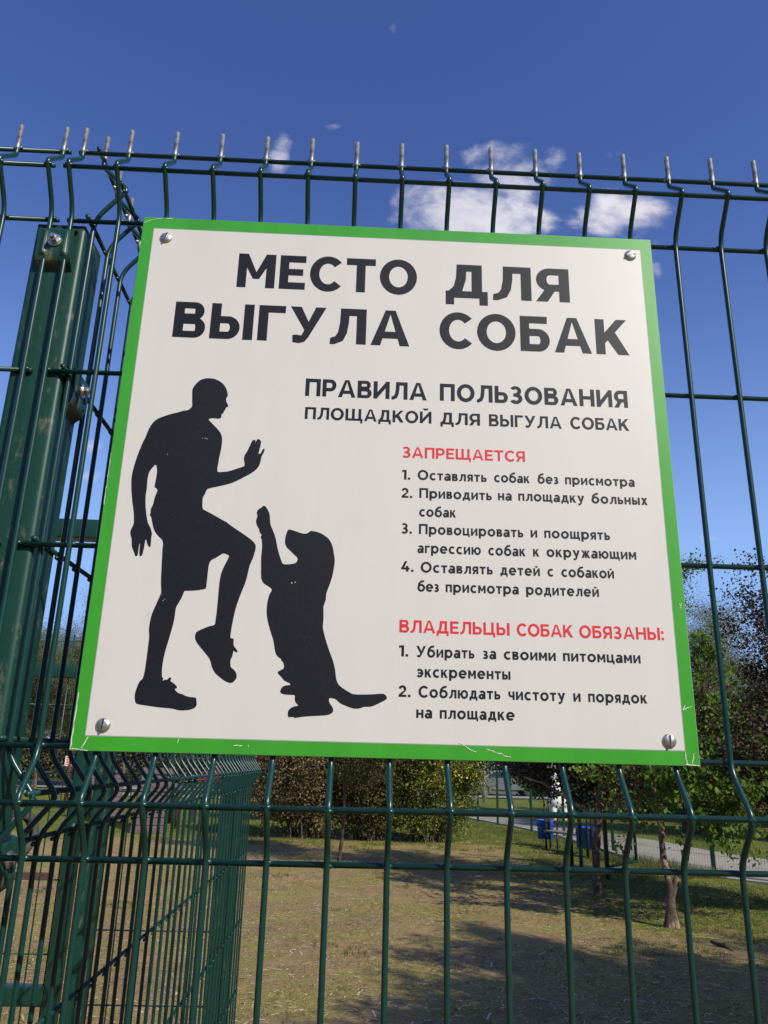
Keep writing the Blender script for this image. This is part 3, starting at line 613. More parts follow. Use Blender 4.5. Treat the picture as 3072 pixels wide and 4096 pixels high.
# ------------------------------------------------------------------ ground
def groundmat():
    m, nt, b = newmat('worn park soil')
    t = nd(nt, 'ShaderNodeTexCoord'); P = t.outputs['Object']
    def no(scale, detail, rough, off=0):
        mp = nd(nt, 'ShaderNodeMapping'); mp.inputs['Location'].default_value = (off, off*.7, 0); nt.links.new(P, mp.inputs[0])
        n = nd(nt, 'ShaderNodeTexNoise'); nt.links.new(mp.outputs[0], n.inputs['Vector']); n.inputs['Scale'].default_value = scale
        n.inputs['Detail'].default_value = detail; n.inputs['Roughness'].default_value = rough; return n.outputs[0]
    soil = ramp(nt, no(3.5, 8, .65), [(.30, (.29, .18, .092)), (.5, (.41, .265, .135)), (.72, (.54, .37, .19))])
    mud = ramp(nt, no(.55, 5, .6, 7), [(.46, (0,0,0)), (.66, (1,1,1))])
    c = mixc(nt, mathn(nt, 'MULTIPLY', mud, .75), soil, (.30, .20, .125))
    dry = ramp(nt, no(.9, 7, .68, 3), [(.40, (0,0,0)), (.58, (1,1,1))])
    straw = ramp(nt, no(26, 5, .7), [(.34, (.23, .195, .050)), (.55, (.40, .335, .095)), (.75, (.56, .45, .16))])
    c = mixc(nt, mathn(nt, 'MULTIPLY', dry, .8), c, straw)
    fl = ramp(nt, no(55, 3, .6, 1), [(.66, (0,0,0)), (.70, (1,1,1))]); c = mixc(nt, mathn(nt, 'MULTIPLY', fl, .55), c, (.62, .50, .30))
    sp_ = nd(nt, 'ShaderNodeSeparateXYZ'); nt.links.new(P, sp_.inputs[0]); X, Y = sp_.outputs[0], sp_.outputs[1]
    # grass: grows away from the trodden middle
    gx = nd(nt, 'ShaderNodeMapRange'); nt.links.new(X, gx.inputs[0]); gx.inputs[1].default_value = 2.4; gx.inputs[2].default_value = 5.4
    gy = nd(nt, 'ShaderNodeMapRange'); nt.links.new(Y, gy.inputs[0]); gy.inputs[1].default_value = 15.5; gy.inputs[2].default_value = 21.5
    near = nd(nt, 'ShaderNodeMapRange'); nt.links.new(Y, near.inputs[0]); near.inputs[1].default_value = 7.4; near.inputs[2].default_value = 9.2
    left = nd(nt, 'ShaderNodeMapRange'); nt.links.new(X, left.inputs[0]); left.inputs[1].default_value = 0; left.inputs[2].default_value = -3
    g = mathn(nt, 'MAXIMUM', mathn(nt, 'MULTIPLY', gx.outputs[0], near.outputs[0]), gy.outputs[0])
    g = mathn(nt, 'ADD', mathn(nt, 'MULTIPLY', g, 1.0), mathn(nt, 'MULTIPLY', mathn(nt, 'SUBTRACT', no(1.3, 7, .7, 5), .5), 2.4))
    gm = nd(nt, 'ShaderNodeMapRange', interpolation_type='SMOOTHSTEP'); nt.links.new(g, gm.inputs[0]); gm.inputs[1].default_value = .18; gm.inputs[2].default_value = .68
    grass = ramp(nt, no(18, 6, .7, 2), [(.3, (.090, .115, .014)), (.55, (.165, .200, .024)), (.75, (.26, .27, .045))])
    c = mixc(nt, mathn(nt, 'MULTIPLY', gm.outputs[0], .9), c, grass)
    nt.links.new(c, b.inputs['Base Color']); b.inputs['Roughness'].default_value = .95; b.inputs['Specular IOR Level'].default_value = .15
    h = mathn(nt, 'ADD', no(9, 8, .75), mathn(nt, 'MULTIPLY', no(45, 4, .7), .35)); bump(nt, b, h, 1.0, .06)
    return m
M.ground = groundmat()
gb = MB(); gb.add([(-700,-300,0),(700,-300,0),(700,900,0),(-700,900,0)], [(0,1,2,3)])
tag(gb.obj('ground', M.ground), kind='structure')
# slightly uneven surface near the fence, laid 4 mm above
def hgt(x, y): return .004 + .034*(noise.noise(Vector((x*.8, y*.8, 3)))+.6) + .006*(noise.noise(Vector((x*4, y*4, 1)))+.5)
nx, ny = 130, 150; V = []; F = []
for j in range(ny+1):
    for i in range(nx+1):
        x = -7+14*i/nx; y = 3+13*j/ny; e = min(1, min(i, nx-i, j, ny-j)/6)
        V.append((x, y, .004 + (hgt(x, y)-.004)*e))
for j in range(ny):
    for i in range(nx): a = j*(nx+1)+i; F.append((a, a+1, a+nx+2, a+nx+1))
tag(link('soil', mesh('soil', V, F, M.ground, True)), kind='structure')

M.path = plain('grey concrete path', (.35, .315, .255), .9, 0, .12, 1.6, .2)
def strip(name, A, Bp, z, mat):
    V = [(x, y, z) for x, y in A] + [(x, y, z) for x, y in Bp]; n = len(A)
    return tag(link(name, mesh(name, V, [(i, i+1, n+i+1, n+i) for i in range(n-1)], mat)), kind='structure')
nearE = [(9.5,11.4),(7.2,12.55),(6.3,13.4),(5.95,15.2),(5.9,17.5),(5.75,20.4),(5.2,23.4),(4.15,27.2),(2.2,33),(-3,35.5),(-30,38)]
farE = [(12,14),(9.6,15.2),(8.7,16.4),(8.3,17.7),(8.05,19.5),(7.5,21.3),(6.85,24.3),(6,27.8),(4.9,34),(-3,38),(-30,42)]
strip('path', nearE, farE, .03, M.path)
def kerb(A, name='kerb'):
    mb = MB()
    for (a, b) in zip(A, A[1:]):
        a = Vector((*a, 0)); b = Vector((*b, 0)); d = (b-a).normalized(); s = Vector((-d.y, d.x, 0))*.05
        V = [a-s, b-s, b+s, a+s]; mb.add([v for v in V] + [v+Vector((0,0,.045)) for v in V], [(4,5,6,7),(0,1,5,4),(2,3,7,6)])
    return tag(mb.obj(name, M.kerb), kind='structure')
M.kerb = plain('pale concrete kerb', (.42, .41, .38), .9, 0, .12, 5)
kerb(nearE[:9]); 
M.road = plain('asphalt', (.17, .16, .145), .9, 0, .15, 4, .2)
strip('road', [(-80,46),(80,46)], [(-80,54),(80,54)], .012, M.road)
strip('pavement', [(-80,43),(80,43)], [(-80,45.6),(80,45.6)], .05, M.path)

# ------------------------------------------------------------------ foliage
def leafmat(name, cols, trans=.25, rough=.55):
    m, nt, b = newmat(name)
    g = nd(nt, 'ShaderNodeNewGeometry'); n = tnoise(nt, 1.6, 4, .6)
    v = mathn(nt, 'ADD', mathn(nt, 'MULTIPLY', g.outputs['Random Per Island'], .62), mathn(nt, 'MULTIPLY', n, .38))
    c = ramp(nt, v, [(.12+.76*i/(len(cols)-1), k) for i, k in enumerate(cols)])
    nt.links.new(c, b.inputs['Base Color']); b.inputs['Roughness'].default_value = rough; b.inputs['Specular IOR Level'].default_value = .3
    tr = nd(nt, 'ShaderNodeBsdfTranslucent'); nt.links.new(c, tr.inputs[0]); ms = nd(nt, 'ShaderNodeMixShader'); ms.inputs[0].default_value = trans
    o = nt.nodes['Material Output']; nt.links.new(b.outputs[0], ms.inputs[1]); nt.links.new(tr.outputs[0], ms.inputs[2]); nt.links.new(ms.outputs[0], o.inputs[0])
    return m
M.lf_green = leafmat('fresh green leaves', [(.045,.085,.012), (.095,.175,.022), (.16,.26,.035), (.24,.32,.05)], .4)
M.lf_red = leafmat('dark purple leaves', [(.026,.019,.013), (.055,.036,.022), (.095,.056,.034), (.07,.080,.028)], .2)
M.lf_mix = leafmat('bronze and green leaves', [(.045,.034,.016), (.095,.072,.030), (.085,.11,.030), (.17,.115,.06)], .25)
M.lf_bush = leafmat('olive bush leaves', [(.055,.075,.014), (.12,.155,.026), (.19,.22,.042), (.28,.26,.07)], .25)
M.lf_purple = leafmat('brownish bush leaves', [(.085,.055,.030), (.18,.13,.065), (.27,.20,.10), (.16,.16,.05)], .2)
M.lf_pale = leafmat('pale spring leaves', [(.10,.11,.045), (.17,.18,.07), (.26,.25,.13)], .35)
M.lf_olive = leafmat('far olive foliage', [(.035,.037,.014), (.075,.070,.030), (.12,.10,.055), (.17,.14,.085)], .2)
M.flower = leafmat('yellow blossom', [(.70,.55,.03), (.80,.68,.06)], .2)
M.bark = plain('brown bark', (.085, .062, .045), .9, 0, .45, 14, .2, .6)
M.barkp, _nt, _b = newmat('patchy pinkish bark')
_c = ramp(_nt, tnoise(_nt, 5.5, 7, .68, stretch=(1, 1, .6)), [(.36, (.045, .034, .026)), (.50, (.11, .078, .055)), (.57, (.34, .235, .165)), (.70, (.46, .36, .27))])
_nt.links.new(_c, _b.inputs['Base Color']); _b.inputs['Roughness'].default_value = .9; bump(_nt, _b, tnoise(_nt, 30, 6, .7), .8, .01)
M.birch = plain('pale bark', (.40, .37, .31), .85, 0, .35, 8, .2)
M.twig = plain('thin twigs', (.13, .10, .075), .9, 0, .3, 8, .2)

def leafmesh(name, P, size, mat, rng, mats=None, droop=.35, nfac=None):
    """small folded leaves (two triangles) at points P (n,3)"""
    n = len(P); P = np.asarray(P)
    d = rng.normal(size=(n, 3)); d[:, 2] -= droop; d /= np.linalg.norm(d, axis=1)[:, None]
    r = rng.normal(size=(n, 3)); s = np.cross(d, r); s /= np.linalg.norm(s, axis=1)[:, None]+1e-9
    nn = np.cross(d, s)
    L_ = size*rng.uniform(.6, 1.25, n)[:, None]; w = L_*rng.uniform(.32, .5, n)[:, None]
    a = P; c = P + d*L_; m1 = P + d*L_*.45 + s*w + nn*w*.35; m2 = P + d*L_*.45 - s*w + nn*w*.35
    V = np.stack([a, m1, c, m2], 1).reshape(-1, 3)
    F = np.empty((n, 2, 3), np.int32); k = np.arange(n)*4
    F[:, 0] = np.stack([k, k+1, k+2], 1); F[:, 1] = np.stack([k, k+2, k+3], 1); F = F.reshape(-1)
    me = bpy.data.meshes.new(name); me.vertices.add(len(V)); me.vertices.foreach_set('co', V.astype(np.float32).ravel())
    me.loops.add(len(F)); me.loops.foreach_set('vertex_index', F)
    me.polygons.add(len(F)//3); me.polygons.foreach_set('loop_start', np.arange(0, len(F), 3, dtype=np.int32))
    me.materials.append(mat); me.update(calc_edges=True); me.validate(); return me
def branches(rng, root, h, spread, levels=3, first=.35, n0=9, upb=.5, r0=.06, lean=(0, 0)):
    """returns list of (points, radii) for trunk and limbs, and twig tips"""
    segs = []; tips = []
    def grow(p, d, L_, r, lev):
        pts = [p.copy()]; rr = [r]; q = p.copy(); dd = d.copy(); n = 6
        for i in range(n):
            dd = dd + rng.normal(size=3)*.16*(1 if lev else .35); dd[2] += .05*upb; dd /= np.linalg.norm(dd)
            q = q + dd*L_/n; pts.append(q.copy()); rr.append(r*(1-.75*(i+1)/n) if lev else r*(1-.6*(i+1)/n))
            if lev < levels and (lev > 0 or (i+1)/n > first):
                for _ in range(2 if lev == 0 else rng.integers(1, 3)):
                    a = rng.uniform(0, 2*math.pi); o = np.array([math.cos(a), math.sin(a), rng.uniform(.05, .9)*upb])
                    o /= np.linalg.norm(o); nd_ = dd*.45 + o*spread; nd_ /= np.linalg.norm(nd_)
                    grow(q, nd_, L_*rng.uniform(.42, .66), rr[-1]*.62, lev+1)
            if lev >= levels-1: tips.append(q.copy())
        segs.append((lev, pts, rr))
    d0 = np.array([lean[0], lean[1], 1.0]); d0 /= np.linalg.norm(d0)
    grow(np.array(root, float), d0, h, r0, 0); return segs, np.array(tips)
def tree(name, label, cat, root, h, mat, bark, seed, leaf=.05, per=10, cloud=.16, spread=.8, levels=3, first=.35, r0=.06, group=None, lean=(0,0), upb=.5, mainfork=None, cut=None):
    rng = np.random.default_rng(seed); o = empty(name, root); tag(o, label, cat, group)
    segs, tips = branches(rng, (0, 0, 0), h, spread, levels, first, r0=r0, lean=lean, upb=upb)
    tm = MB(); bmb = MB()
    for lev, p, r in segs:
        if lev == 0: tm.tube(p, r, 10, False)
        elif r[0] > .0035: bmb.tube(p, r, 5 if lev < 2 else 3, False)
    if mainfork:
        for P_, r_ in mainfork: tm.tube(fillet(P_, .08, 3), [r_[0]+(r_[1]-r_[0])*i/(len(fillet(P_, .08, 3))-1) for i in range(len(fillet(P_, .08, 3)))], 10, False)
    tm.obj('trunk', bark, o, True); bmb.obj('branches', bark, o, True)
    if per:
        P = np.repeat(tips, per, 0) + rng.normal(size=(len(tips)*per, 3))*cloud
        if cut is not None: P = P[cut(P)]
        link('crown', leafmesh('crown', P, leaf, mat, rng), o)
    return o, tips
def bush(label, root, rx, ry, rz, mat, seed, n=24000, leaf=.055, group='bushes on the far side of the dog yard', extra=None, twig=60, name='bush', cat='bush'):
    rng = np.random.default_rng(seed); o = empty(name, root); tag(o, label, cat, group)
    bmb = MB(); tips = []
    for i in range(twig):
        a = rng.uniform(0, 2*math.pi); e = rng.uniform(.1, 1.0); rr = rng.uniform(.3, 1)
        end = np.array([rx*math.cos(a)*rr, ry*math.sin(a)*rr, rz*(.35+.95*rng.uniform(.2, 1)*(1-.35*rr))])
        st_ = np.array([rng.normal()*.12*rx, rng.normal()*.12*ry, 0]); p = []; q = st_.copy()
        for k in range(6):
            t = k/5; p.append(tuple(st_*(1-t)+end*t + np.array([0, 0, .18*rz*math.sin(math.pi*t)]) + rng.normal(size=3)*.02*k))
        bmb.tube(p, [.014*(1-.8*k/5) for k in range(6)], 4, False); tips += [np.array(p[k]) for k in (3, 4, 5)]
    bmb.obj('stems', M.twig, o)
    # clumpy shell of leaves
    cl = []
    for i in range(230):
        a = rng.uniform(0, 2*math.pi); u = rng.uniform(-1, 1); s = math.sqrt(max(0, 1-u*u*.9))*(.80+.20*u if u > -.4 else .78); k = rng.uniform(.62, 1.0)
        cl.append((rx*math.cos(a)*s*k, ry*math.sin(a)*s*k, rz*(.50+.50*u*k)))
    cl = np.array(cl); cl = np.vstack([cl, np.array(tips)]); idx = rng.integers(0, len(cl), n)
    P = cl[idx] + rng.normal(size=(n, 3))*np.array([rx*.075, ry*.08, rz*.050]); P = P[P[:, 2] > .02]
    link('crown', leafmesh('crown', P, leaf, mat, rng), o)
    if extra: extra(o, rng, cl)
    return o
def blossoms(o, rng, cl):
    s = cl[(cl[:, 2] > 1.05) & (cl[:, 2] < 2.0) & (cl[:, 1] < -.3)]; s = s[rng.integers(0, len(s), 34)]
    P = np.repeat(s, 9, 0) + rng.normal(size=(len(s)*9, 3))*.06 + np.array([0, -.2, 0])
    link('blossom', leafmesh('blossom', P, .05, M.flower, rng), o)
bush('brownish leafed bush nearest the fence line end, left of the middle', (-.75, 18.9, 0), 1.75, 1.2, 2.6, M.lf_purple, 11, 42000)
bush('dusky olive bush in the middle behind the thin young tree', (.75, 18.7, 0), 1.35, 1.15, 2.6, M.lf_mix, 12, 36000)
bush('green bush dotted with yellow blossom, right end of the row', (2.15, 18.6, 0), 1.45, 1.1, 2.4, M.lf_bush, 13, 36000, extra=blossoms)
bush('low brown bush behind the others at the left of the row', (-2.0, 24.5, 0), 1.5, 1.2, 2.0, M.lf_purple, 14, 14000, .07)

tree('young_tree', 'thin young tree with a bare stem in front of the bushes', 'tree', (.17, 14.17, 0), 2.4, M.lf_mix, M.bark, 3, .045, 12, .12, .7, 3, .40, .035)
t2, _ = tree('apple_tree', 'tree with patchy pinkish bark on a straight leaning trunk behind the fourth wire gap', 'tree', (3.84, 11.1, 0), 2.9, M.lf_red, M.barkp, 21, .050, 9, .08, .85, 3, .30, .062, lean=(.02, 0), group='trees inside the dog yard')
fork = [([(0,0,0), (.01,0,.20), (.02,0,.42), (-.02,0,.67), (-.03,.01,.85), (.0,.02,1.15), (-.11,.0,1.75), (-.22,.1,2.5)], (.048,.020)),
        ([(.015,0,.30), (.09,0,.50), (.19,0,.60), (.28,.02,.85), (.32,.03,1.15), (.37,.04,1.5), (.42,.05,2.0), (.6,.1,2.6)], (.042,.018)),
        ([(-.03,.02,-.03), (.0,.01,.12), (.01,0,.34)], (.064,.045)), ([(.07,-.02,-.03), (.03,-.01,.14), (.03,0,.36)], (.040,.034))]
rngf = np.random.default_rng(77)
t3 = empty('maple_tree', (4.04, 8.96, 0)); tag(t3, 'green leafed tree with a trunk forking low near the grass', 'tree', 'trees inside the dog yard')
tm = MB()
for P_, r_ in fork:
    Q = fillet(P_, .10, 4); tm.tube(Q, [r_[0]+(r_[1]-r_[0])*i/(len(Q)-1)*(1+.08*math.sin(i*1.7)) for i in range(len(Q))], 12, False)
tm.obj('trunk', M.barkp, t3, True); bmb = MB(); tips = []
for base, d, L_, r in [((-.02,.02,1.1),(-.7,-.3,.4),.9,.018), ((-.09,0,1.65),(-.6,.5,.5),1.1,.02), ((-.05,0,1.4),(.2,-.7,.5),.8,.018), ((-.18,.1,2.3),(-.3,.2,1),.8,.02), ((.32,.04,1.15),(.8,-.2,.25),1.3,.022),
                       ((.38,.05,1.55),(.3,.8,.5),1.0,.02), ((.40,.05,1.75),(.9,.2,.35),1.2,.02), ((.58,.1,2.4),(.4,-.3,1),.8,.02), ((.30,.03,1.0),(.5,-.75,.10),.8,.014), ((-.10,.02,1.6),(.7,-.1,.25),.9,.014), ((.42,.02,2.0),(.9,.1,.5),1.1,.018)]:
    s_, t_ = branches(rngf, base, L_, .75, 2, .15, r0=r, lean=(0,0)) if False else (None, None)
    d = np.array(d, float); d /= np.linalg.norm(d); p = np.array(base, float); dd = d.copy(); pts = [p.copy()]
    for i in range(8):
        dd = dd + rngf.normal(size=3)*.14; dd[2] += .02; dd /= np.linalg.norm(dd); p = p + dd*L_/8; pts.append(p.copy())
        for _ in range(2):
            e = rngf.normal(size=3); e /= np.linalg.norm(e); e = dd*.5+e*.8; e /= np.linalg.norm(e); q = p + e*L_*.3; q2 = q + (e+rngf.normal(size=3)*.3)*L_*.16
            bmb.tube([p, q, q2], [r*.4, r*.22, r*.08], 4, False); tips += [q, q2, (p+q)/2]
    bmb.tube(pts, [r*(1-.75*i/8) for i in range(9)], 6, False); tips.append(p)
bmb.obj('branches', M.bark, t3, True); tips = np.array(tips)
# clusters of hanging leaves
tips_ = tips[rngf.random(len(tips)) < .62]
P = np.repeat(tips_, 20, 0) + rngf.normal(size=(len(tips_)*20, 3))*np.array([.065, .065, .05])
link('crown', leafmesh('crown', P, .066, M.lf_green, rngf, droop=.9), t3)
P = tips[rngf.integers(0, len(tips), 260)]; P = np.repeat(P, 3, 0) + rngf.normal(size=(780, 3))*.08
link('seed_cluster', leafmesh('seed_cluster', P, .045, leafmat('reddish young leaves', [(.10,.035,.022), (.16,.065,.04)], .2), rngf), t3)

tree('plum_tree', 'dark purple leafed tree reaching in at the right edge', 'tree', (6.9, 9.6, 0), 2.8, M.lf_red, M.bark, 31, .045, 10, .065, .8, 3, .12, .06, group='trees inside the dog yard', upb=.7)
tree('plum_tree', 'tree just outside the right edge that shades the soil at the lower right', 'tree', (5.6, 1.2, 0), 3.8, M.lf_red, M.bark, 34, .06, 20, .10, .95, 3, .42, .08, group='trees inside the dog yard', upb=.6)
tree('plum_tree', 'further tree outside the right edge behind the shading one', 'tree', (8.2, 1.0, 0), 3.9, M.lf_red, M.bark, 36, .075, 20, .12, .95, 3, .40, .08, group='trees inside the dog yard', upb=.6)

# far trees: light green tree and a bare one right of the sign, pale wood on the left
tree('tall_tree', 'light green leafed tree showing above the bare tree right of the sign', 'tree', (9.6, 27, 0), 5.3, M.lf_green, M.bark, 41, .075, 26, .13, .6, 3, .55, .14, group='trees beyond the path')
tree('bare_tree', 'pale nearly bare tree right of the sign', 'tree', (21.2, 48, 0), 7.0, M.lf_pale, M.twig, 42, .07, 2, .3, .5, 4, .3, .12, group='trees beyond the path')
spots = [(9.8,22.5,2.4,M.lf_green,51,'round green tree right of the sign bottom corner'), (12.8,21,2.9,M.lf_mix,52,'bronze green tree at the right beyond the path'), (15.5,25,3.4,M.lf_olive,53,'olive tree far right beyond the path'),
         (7.9,30,3.4,M.lf_green,54,'green tree by the far bend of the path')]
for (x, y, h, mt, sd, lb) in spots:
    tree('park_tree', lb, 'tree', (x, y, 0), h, mt, M.bark, sd, .085, 15, .14, .9, 3, .15, .09, group='trees beyond the path')
for i, (x, y, h, sd) in enumerate([(-17.6,40,4.6,61), (-15.4,41,4.9,62), (-13.8,42,5.4,63), (-19.8,41,4.4,64), (-11.9,44,6.0,65), (-22.5,43,5.0,66)]):
    tree('bare_tree', ['bare grey tree behind the leftmost wires', 'small bare tree between the left wires', 'dark branched bare tree beside the sign edge', 'pale bare tree partly behind the post', 'bare tree hidden partly by the sign', 'bare tree behind the thick post'][i],
         'tree', (x, y, 0), h, M.lf_pale, M.twig if i != 2 else M.bark, sd, .045, 5, .22, .55, 4, .2, .09, group='bare trees beyond the road')
def hedge(label, x0, x1, y, hh, mat, seed, n, leaf):
    rng = np.random.default_rng(seed)
    P = np.stack([rng.uniform(x0, x1, n), rng.normal(y, .9, n), np.zeros(n)], 1)
    top = hh*(.72+.28*np.sin(P[:, 0]*1.3)+.22*np.sin(P[:, 0]*3.1+1)); P[:, 2] = top*rng.uniform(0, 1, n)**.8
    o = link('thicket', leafmesh('thicket', P, leaf, mat, rng)); tag(o, label, 'thicket', kind='stuff'); return o
hedge('mass of brown and olive spring shrubs beyond the road at the left', -34, -3.5, 57, 6.0, M.lf_olive, 71, 60000, .22)
hedge('dark green shrubbery beyond the road behind the sign', -3, 16, 58, 6.5, M.lf_olive, 72, 30000, .24)
# unseen ring of leaves behind the camera, added to cut low-sky fill light
rng_ = np.random.default_rng(74); n_ = 26000; a_ = rng_.uniform(R(175), R(365), n_); r_n = rng_.normal(34, 2.0, n_)
P = np.stack([r_n*np.cos(a_), r_n*np.sin(a_)+6, (9+2.2*np.sin(a_*9)+1.5*np.sin(a_*23))*rng_.uniform(0, 1, n_)], 1)
tag(link('low_sky_screen', leafmesh('low_sky_screen', P, .95, M.lf_bush, rng_)), 'unseen leaf screen added behind the viewpoint to block low sky light', 'light screen', kind='stuff')
hedge('leafy undergrowth beyond the path on the right', 9, 30, 31, 3.2, M.lf_mix, 73, 30000, .16)

# ------------------------------------------------------------------ fence along the path
M.thinmesh = M.wire_n
def far_panel(root, a, b, h, parent_post=True):
    pass
def mesh_run(label, pts, h, spans, r=.0023):
    """posts (parts) with mesh between them; the fine mesh is one part"""
    root = empty('yard_fence', (*pts[0], 0)); tag(root, label, 'fence', 'fences along the park path')
    o = Vector((*pts[0], 0))
    pb = bevelbox(-.03, -.03, -.05, .03, .03, h, .005, 2); pm = bpy.data.meshes.new('post'); pb.to_mesh(pm); pb.free(); pm.materials.append(M.frame)
    for p in pts: link('post', pm, root, Vector((*p, 0))-o)
    mb = MB()
    for i, (p, q) in enumerate(zip(pts, pts[1:])):
        if not spans[i]: continue
        p = Vector((*p, 0))-o; q = Vector((*q, 0))-o; d = q-p; L_ = d.length; n = int(L_/.055); s = Vector((-d.y, d.x, 0)).normalized()
        for k in range(1, n):
            a = p+d*(k/n); mb.tube([a+Vector((0,0,.08)), a+Vector((0,0,h-.03))], r, 3, False)
        for z in (.1, .3, .5, .7, .8, 1.0, 1.2, 1.4, 1.5, 1.7, 1.9, h-.06):
            if z < h: mb.tube([p+Vector((0,0,z)), q+Vector((0,0,z))], r, 3, False)
    w = mb.obj('wire_mesh', M.wire_n, root); w['kind'] = 'stuff'
    return root
mesh_run('green mesh fence running along the near edge of the grey path', [(4.05,27.6),(4.40,25.6),(4.78,24.2),(4.95,23.0),(5.32,22.0),(5.80,20.4),(6.0,17.1),(6.22,14.9),(6.75,13.9),(7.9,12.2),(9.2,10.2)], 2.03, [1]*10)
mesh_run('green mesh enclosure with double posts left of the pinkish tree', [(4.36,14.35),(4.49,14.2),(4.47,12.64)], 2.03, [0, 1])
g2 = empty('yard_gate', (4.47, 12.64, 0)); tag(g2, 'open green mesh gate beside the pinkish trunk by the path', 'gate')
bmobj('rail', bevelbox(0, -.02, .20, 1.15, .02, .24, .004, 2), M.frame, g2); bmobj('rail', bevelbox(0, -.02, 1.45, 1.15, .02, 1.49, .004, 2), M.frame, g2)
bmobj('stile', bevelbox(1.15, -.02, .20, 1.19, .02, 1.99, .004, 2), M.frame, g2); bmobj('rail', bevelbox(0, -.02, 1.95, 1.15, .02, 1.99, .004, 2), M.frame, g2)
mb = MB()
for k in range(1, 21): mb.tube([(k*.055, 0, .24), (k*.055, 0, 1.95)], .0028, 3, False)
for z in (.4,.6,.8,1.0,1.2,1.7,1.85): mb.tube([(0,0,z),(1.15,0,z)], .0028, 3, False)
w = mb.obj('wire_mesh', M.wire_n, g2); w['kind'] = 'stuff'; g2.rotation_euler.z = R(48)

# ------------------------------------------------------------------ litter bins and bench
M.blue = plain('blue plastic', (.025, .13, .75), .45, 0, .15, 12)
M.plank = plain('weathered plank', (.24, .21, .175), .8, 0, .3, 30)
def bin_(label, x, y, rz, s=1.0):
    o = empty('litter_bin', (x, y, 0), rz); tag(o, label, 'bin', 'blue litter bins'); r = .175*s; n = 28
    V = []; F = []
    prof = [(.86, .17), (1.0, .175), (1.04, .54), (1.08, .545), (1.08, .57), (.98, .57), (.95, .20), (0.001, .20)]
    prof = [(.001, .17)] + prof
    for (k, z) in prof:
        for j in range(n): V.append((r*k*math.cos(2*math.pi*j/n), r*k*math.sin(2*math.pi*j/n), z*s))
    for i in range(len(prof)-1):
        for j in range(n): F.append((i*n+j, i*n+(j+1) % n, (i+1)*n+(j+1) % n, (i+1)*n+j))
    link('bucket', mesh('bucket', V, F, M.blue, True), o)
    mb = MB()
    for sx in (-1, 1): mb.tube(fillet([(sx*r*.28, -r*1.16, 0), (sx*r*.28, -r*1.16, .78*s), (sx*r*.28, -r*.7, 1.0*s)], .09, 4), .020*s, 8)
    mb.tube([(-r*.28, -r*1.16, .55*s), (r*.28, -r*1.16, .55*s)], .014, 6)
    mb.obj('stand', M.darksteel, o, True)
    mb = MB(); mb.tube([(r*1.08*math.cos(t), r*1.08*math.sin(t), .45*s) for t in [i*2*math.pi/24 for i in range(25)]], .008, 6, False); mb.obj('hoop', M.darksteel, o, True)
    return o
bin_('blue litter bin behind the end of the wooden bench', 4.75, 17.95, 0)
bin_('blue litter bin just left of the pinkish trunk', 5.12, 16.1, R(10))
bn = empty('park_bench', (4.72, 17.45, 0)); tag(bn, 'low bench with curved dark steel arms in front of the blue bins', 'bench'); bn.rotation_euler.z = R(-62)
for k in range(3):
    bmobj('plank', bevelbox(0, -.16+.115*k, .36, 1.35, -.055+.115*k, .395, .006, 2), M.plank, bn)
for x in (.06, 1.29):
    mb = MB(); mb.tube([(x, -.16, 0), (x, -.16, .36)], .019, 8); mb.tube([(x, .16, 0), (x, .16, .36)], .019, 8); mb.tube([(x, -.16, .345), (x, .16, .345)], .016, 8)
    mb.tube(fillet([(x, .16, .34), (x, .20, .70), (x, .02, .72), (x, -.14, .54)], .1, 5), .017, 8); mb.obj('leg', M.darksteel, bn, True)

# white plaster animal figure beyond the path, half hidden by leaves
M.plaster = plain('white painted plaster', (.78, .76, .70), .7, 0, .06, 8)
wf = empty('white_figure', (7.4, 27.2, 0), R(10)); tag(wf, 'white painted figure standing beyond the path behind the leaves', 'statue')
bm = bmesh.new()
for (x, y, z, a, b, c) in [(-.19,0,.2,.11,.14,.30), (.19,.0,.2,.12,.14,.30), (0,0,.56,.31,.2,.24), (-.06,0,.90,.23,.17,.30), (-.12,0,1.25,.12,.12,.32), (-.15,0,1.62,.10,.11,.22), (.05,.02,1.05,.12,.1,.15), (-.24,0,1.70,.12,.07,.08)]:
    r_ = bmesh.ops.create_uvsphere(bm, u_segments=20, v_segments=12, radius=1)
    for v in r_['verts']: v.co = Vector((x+v.co.x*a, y+v.co.y*b, z+v.co.z*c))
o = bmobj('body', bm, M.plaster, wf)
rm = o.modifiers.new('r', 'REMESH'); rm.mode = 'VOXEL'; rm.voxel_size = .035; rm.use_smooth_shade = True

# ------------------------------------------------------------------ agility equipment on the left
M.rubber = plain('grey worn rubber', (.060, .052, .047), .8, 0, .3, 18)
M.board = plain('brown slatted ramp board', (.105, .072, .066), .75, 0, .2, 10)
ty = empty('tyre_ring', (-5.45, 14.2, 0), R(64)); tag(ty, 'old grey tyre standing upright on the ground behind the left wires', 'tyre')
n, k = 48, 14; V = []; F = []
sect = [(.235,-.06),(.25,-.085),(.33,-.095),(.365,-.08),(.375,-.03),(.375,.03),(.365,.08),(.33,.095),(.25,.085),(.235,.06),(.25,.05),(.33,.075),(.345,0),(.33,-.075),(.25,-.05)]
for i in range(n):
    a = 2*math.pi*i/n
    for (r_, w_) in sect: V.append((r_*math.cos(a), w_, .375+r_*math.sin(a)))
k = len(sect)
for i in range(n):
    for j in range(k): F.append((i*k+j, ((i+1) % n)*k+j, ((i+1) % n)*k+(j+1) % k, i*k+(j+1) % k))
link('tread', mesh('tread', V, F, M.rubber, True), ty)
mb = MB()
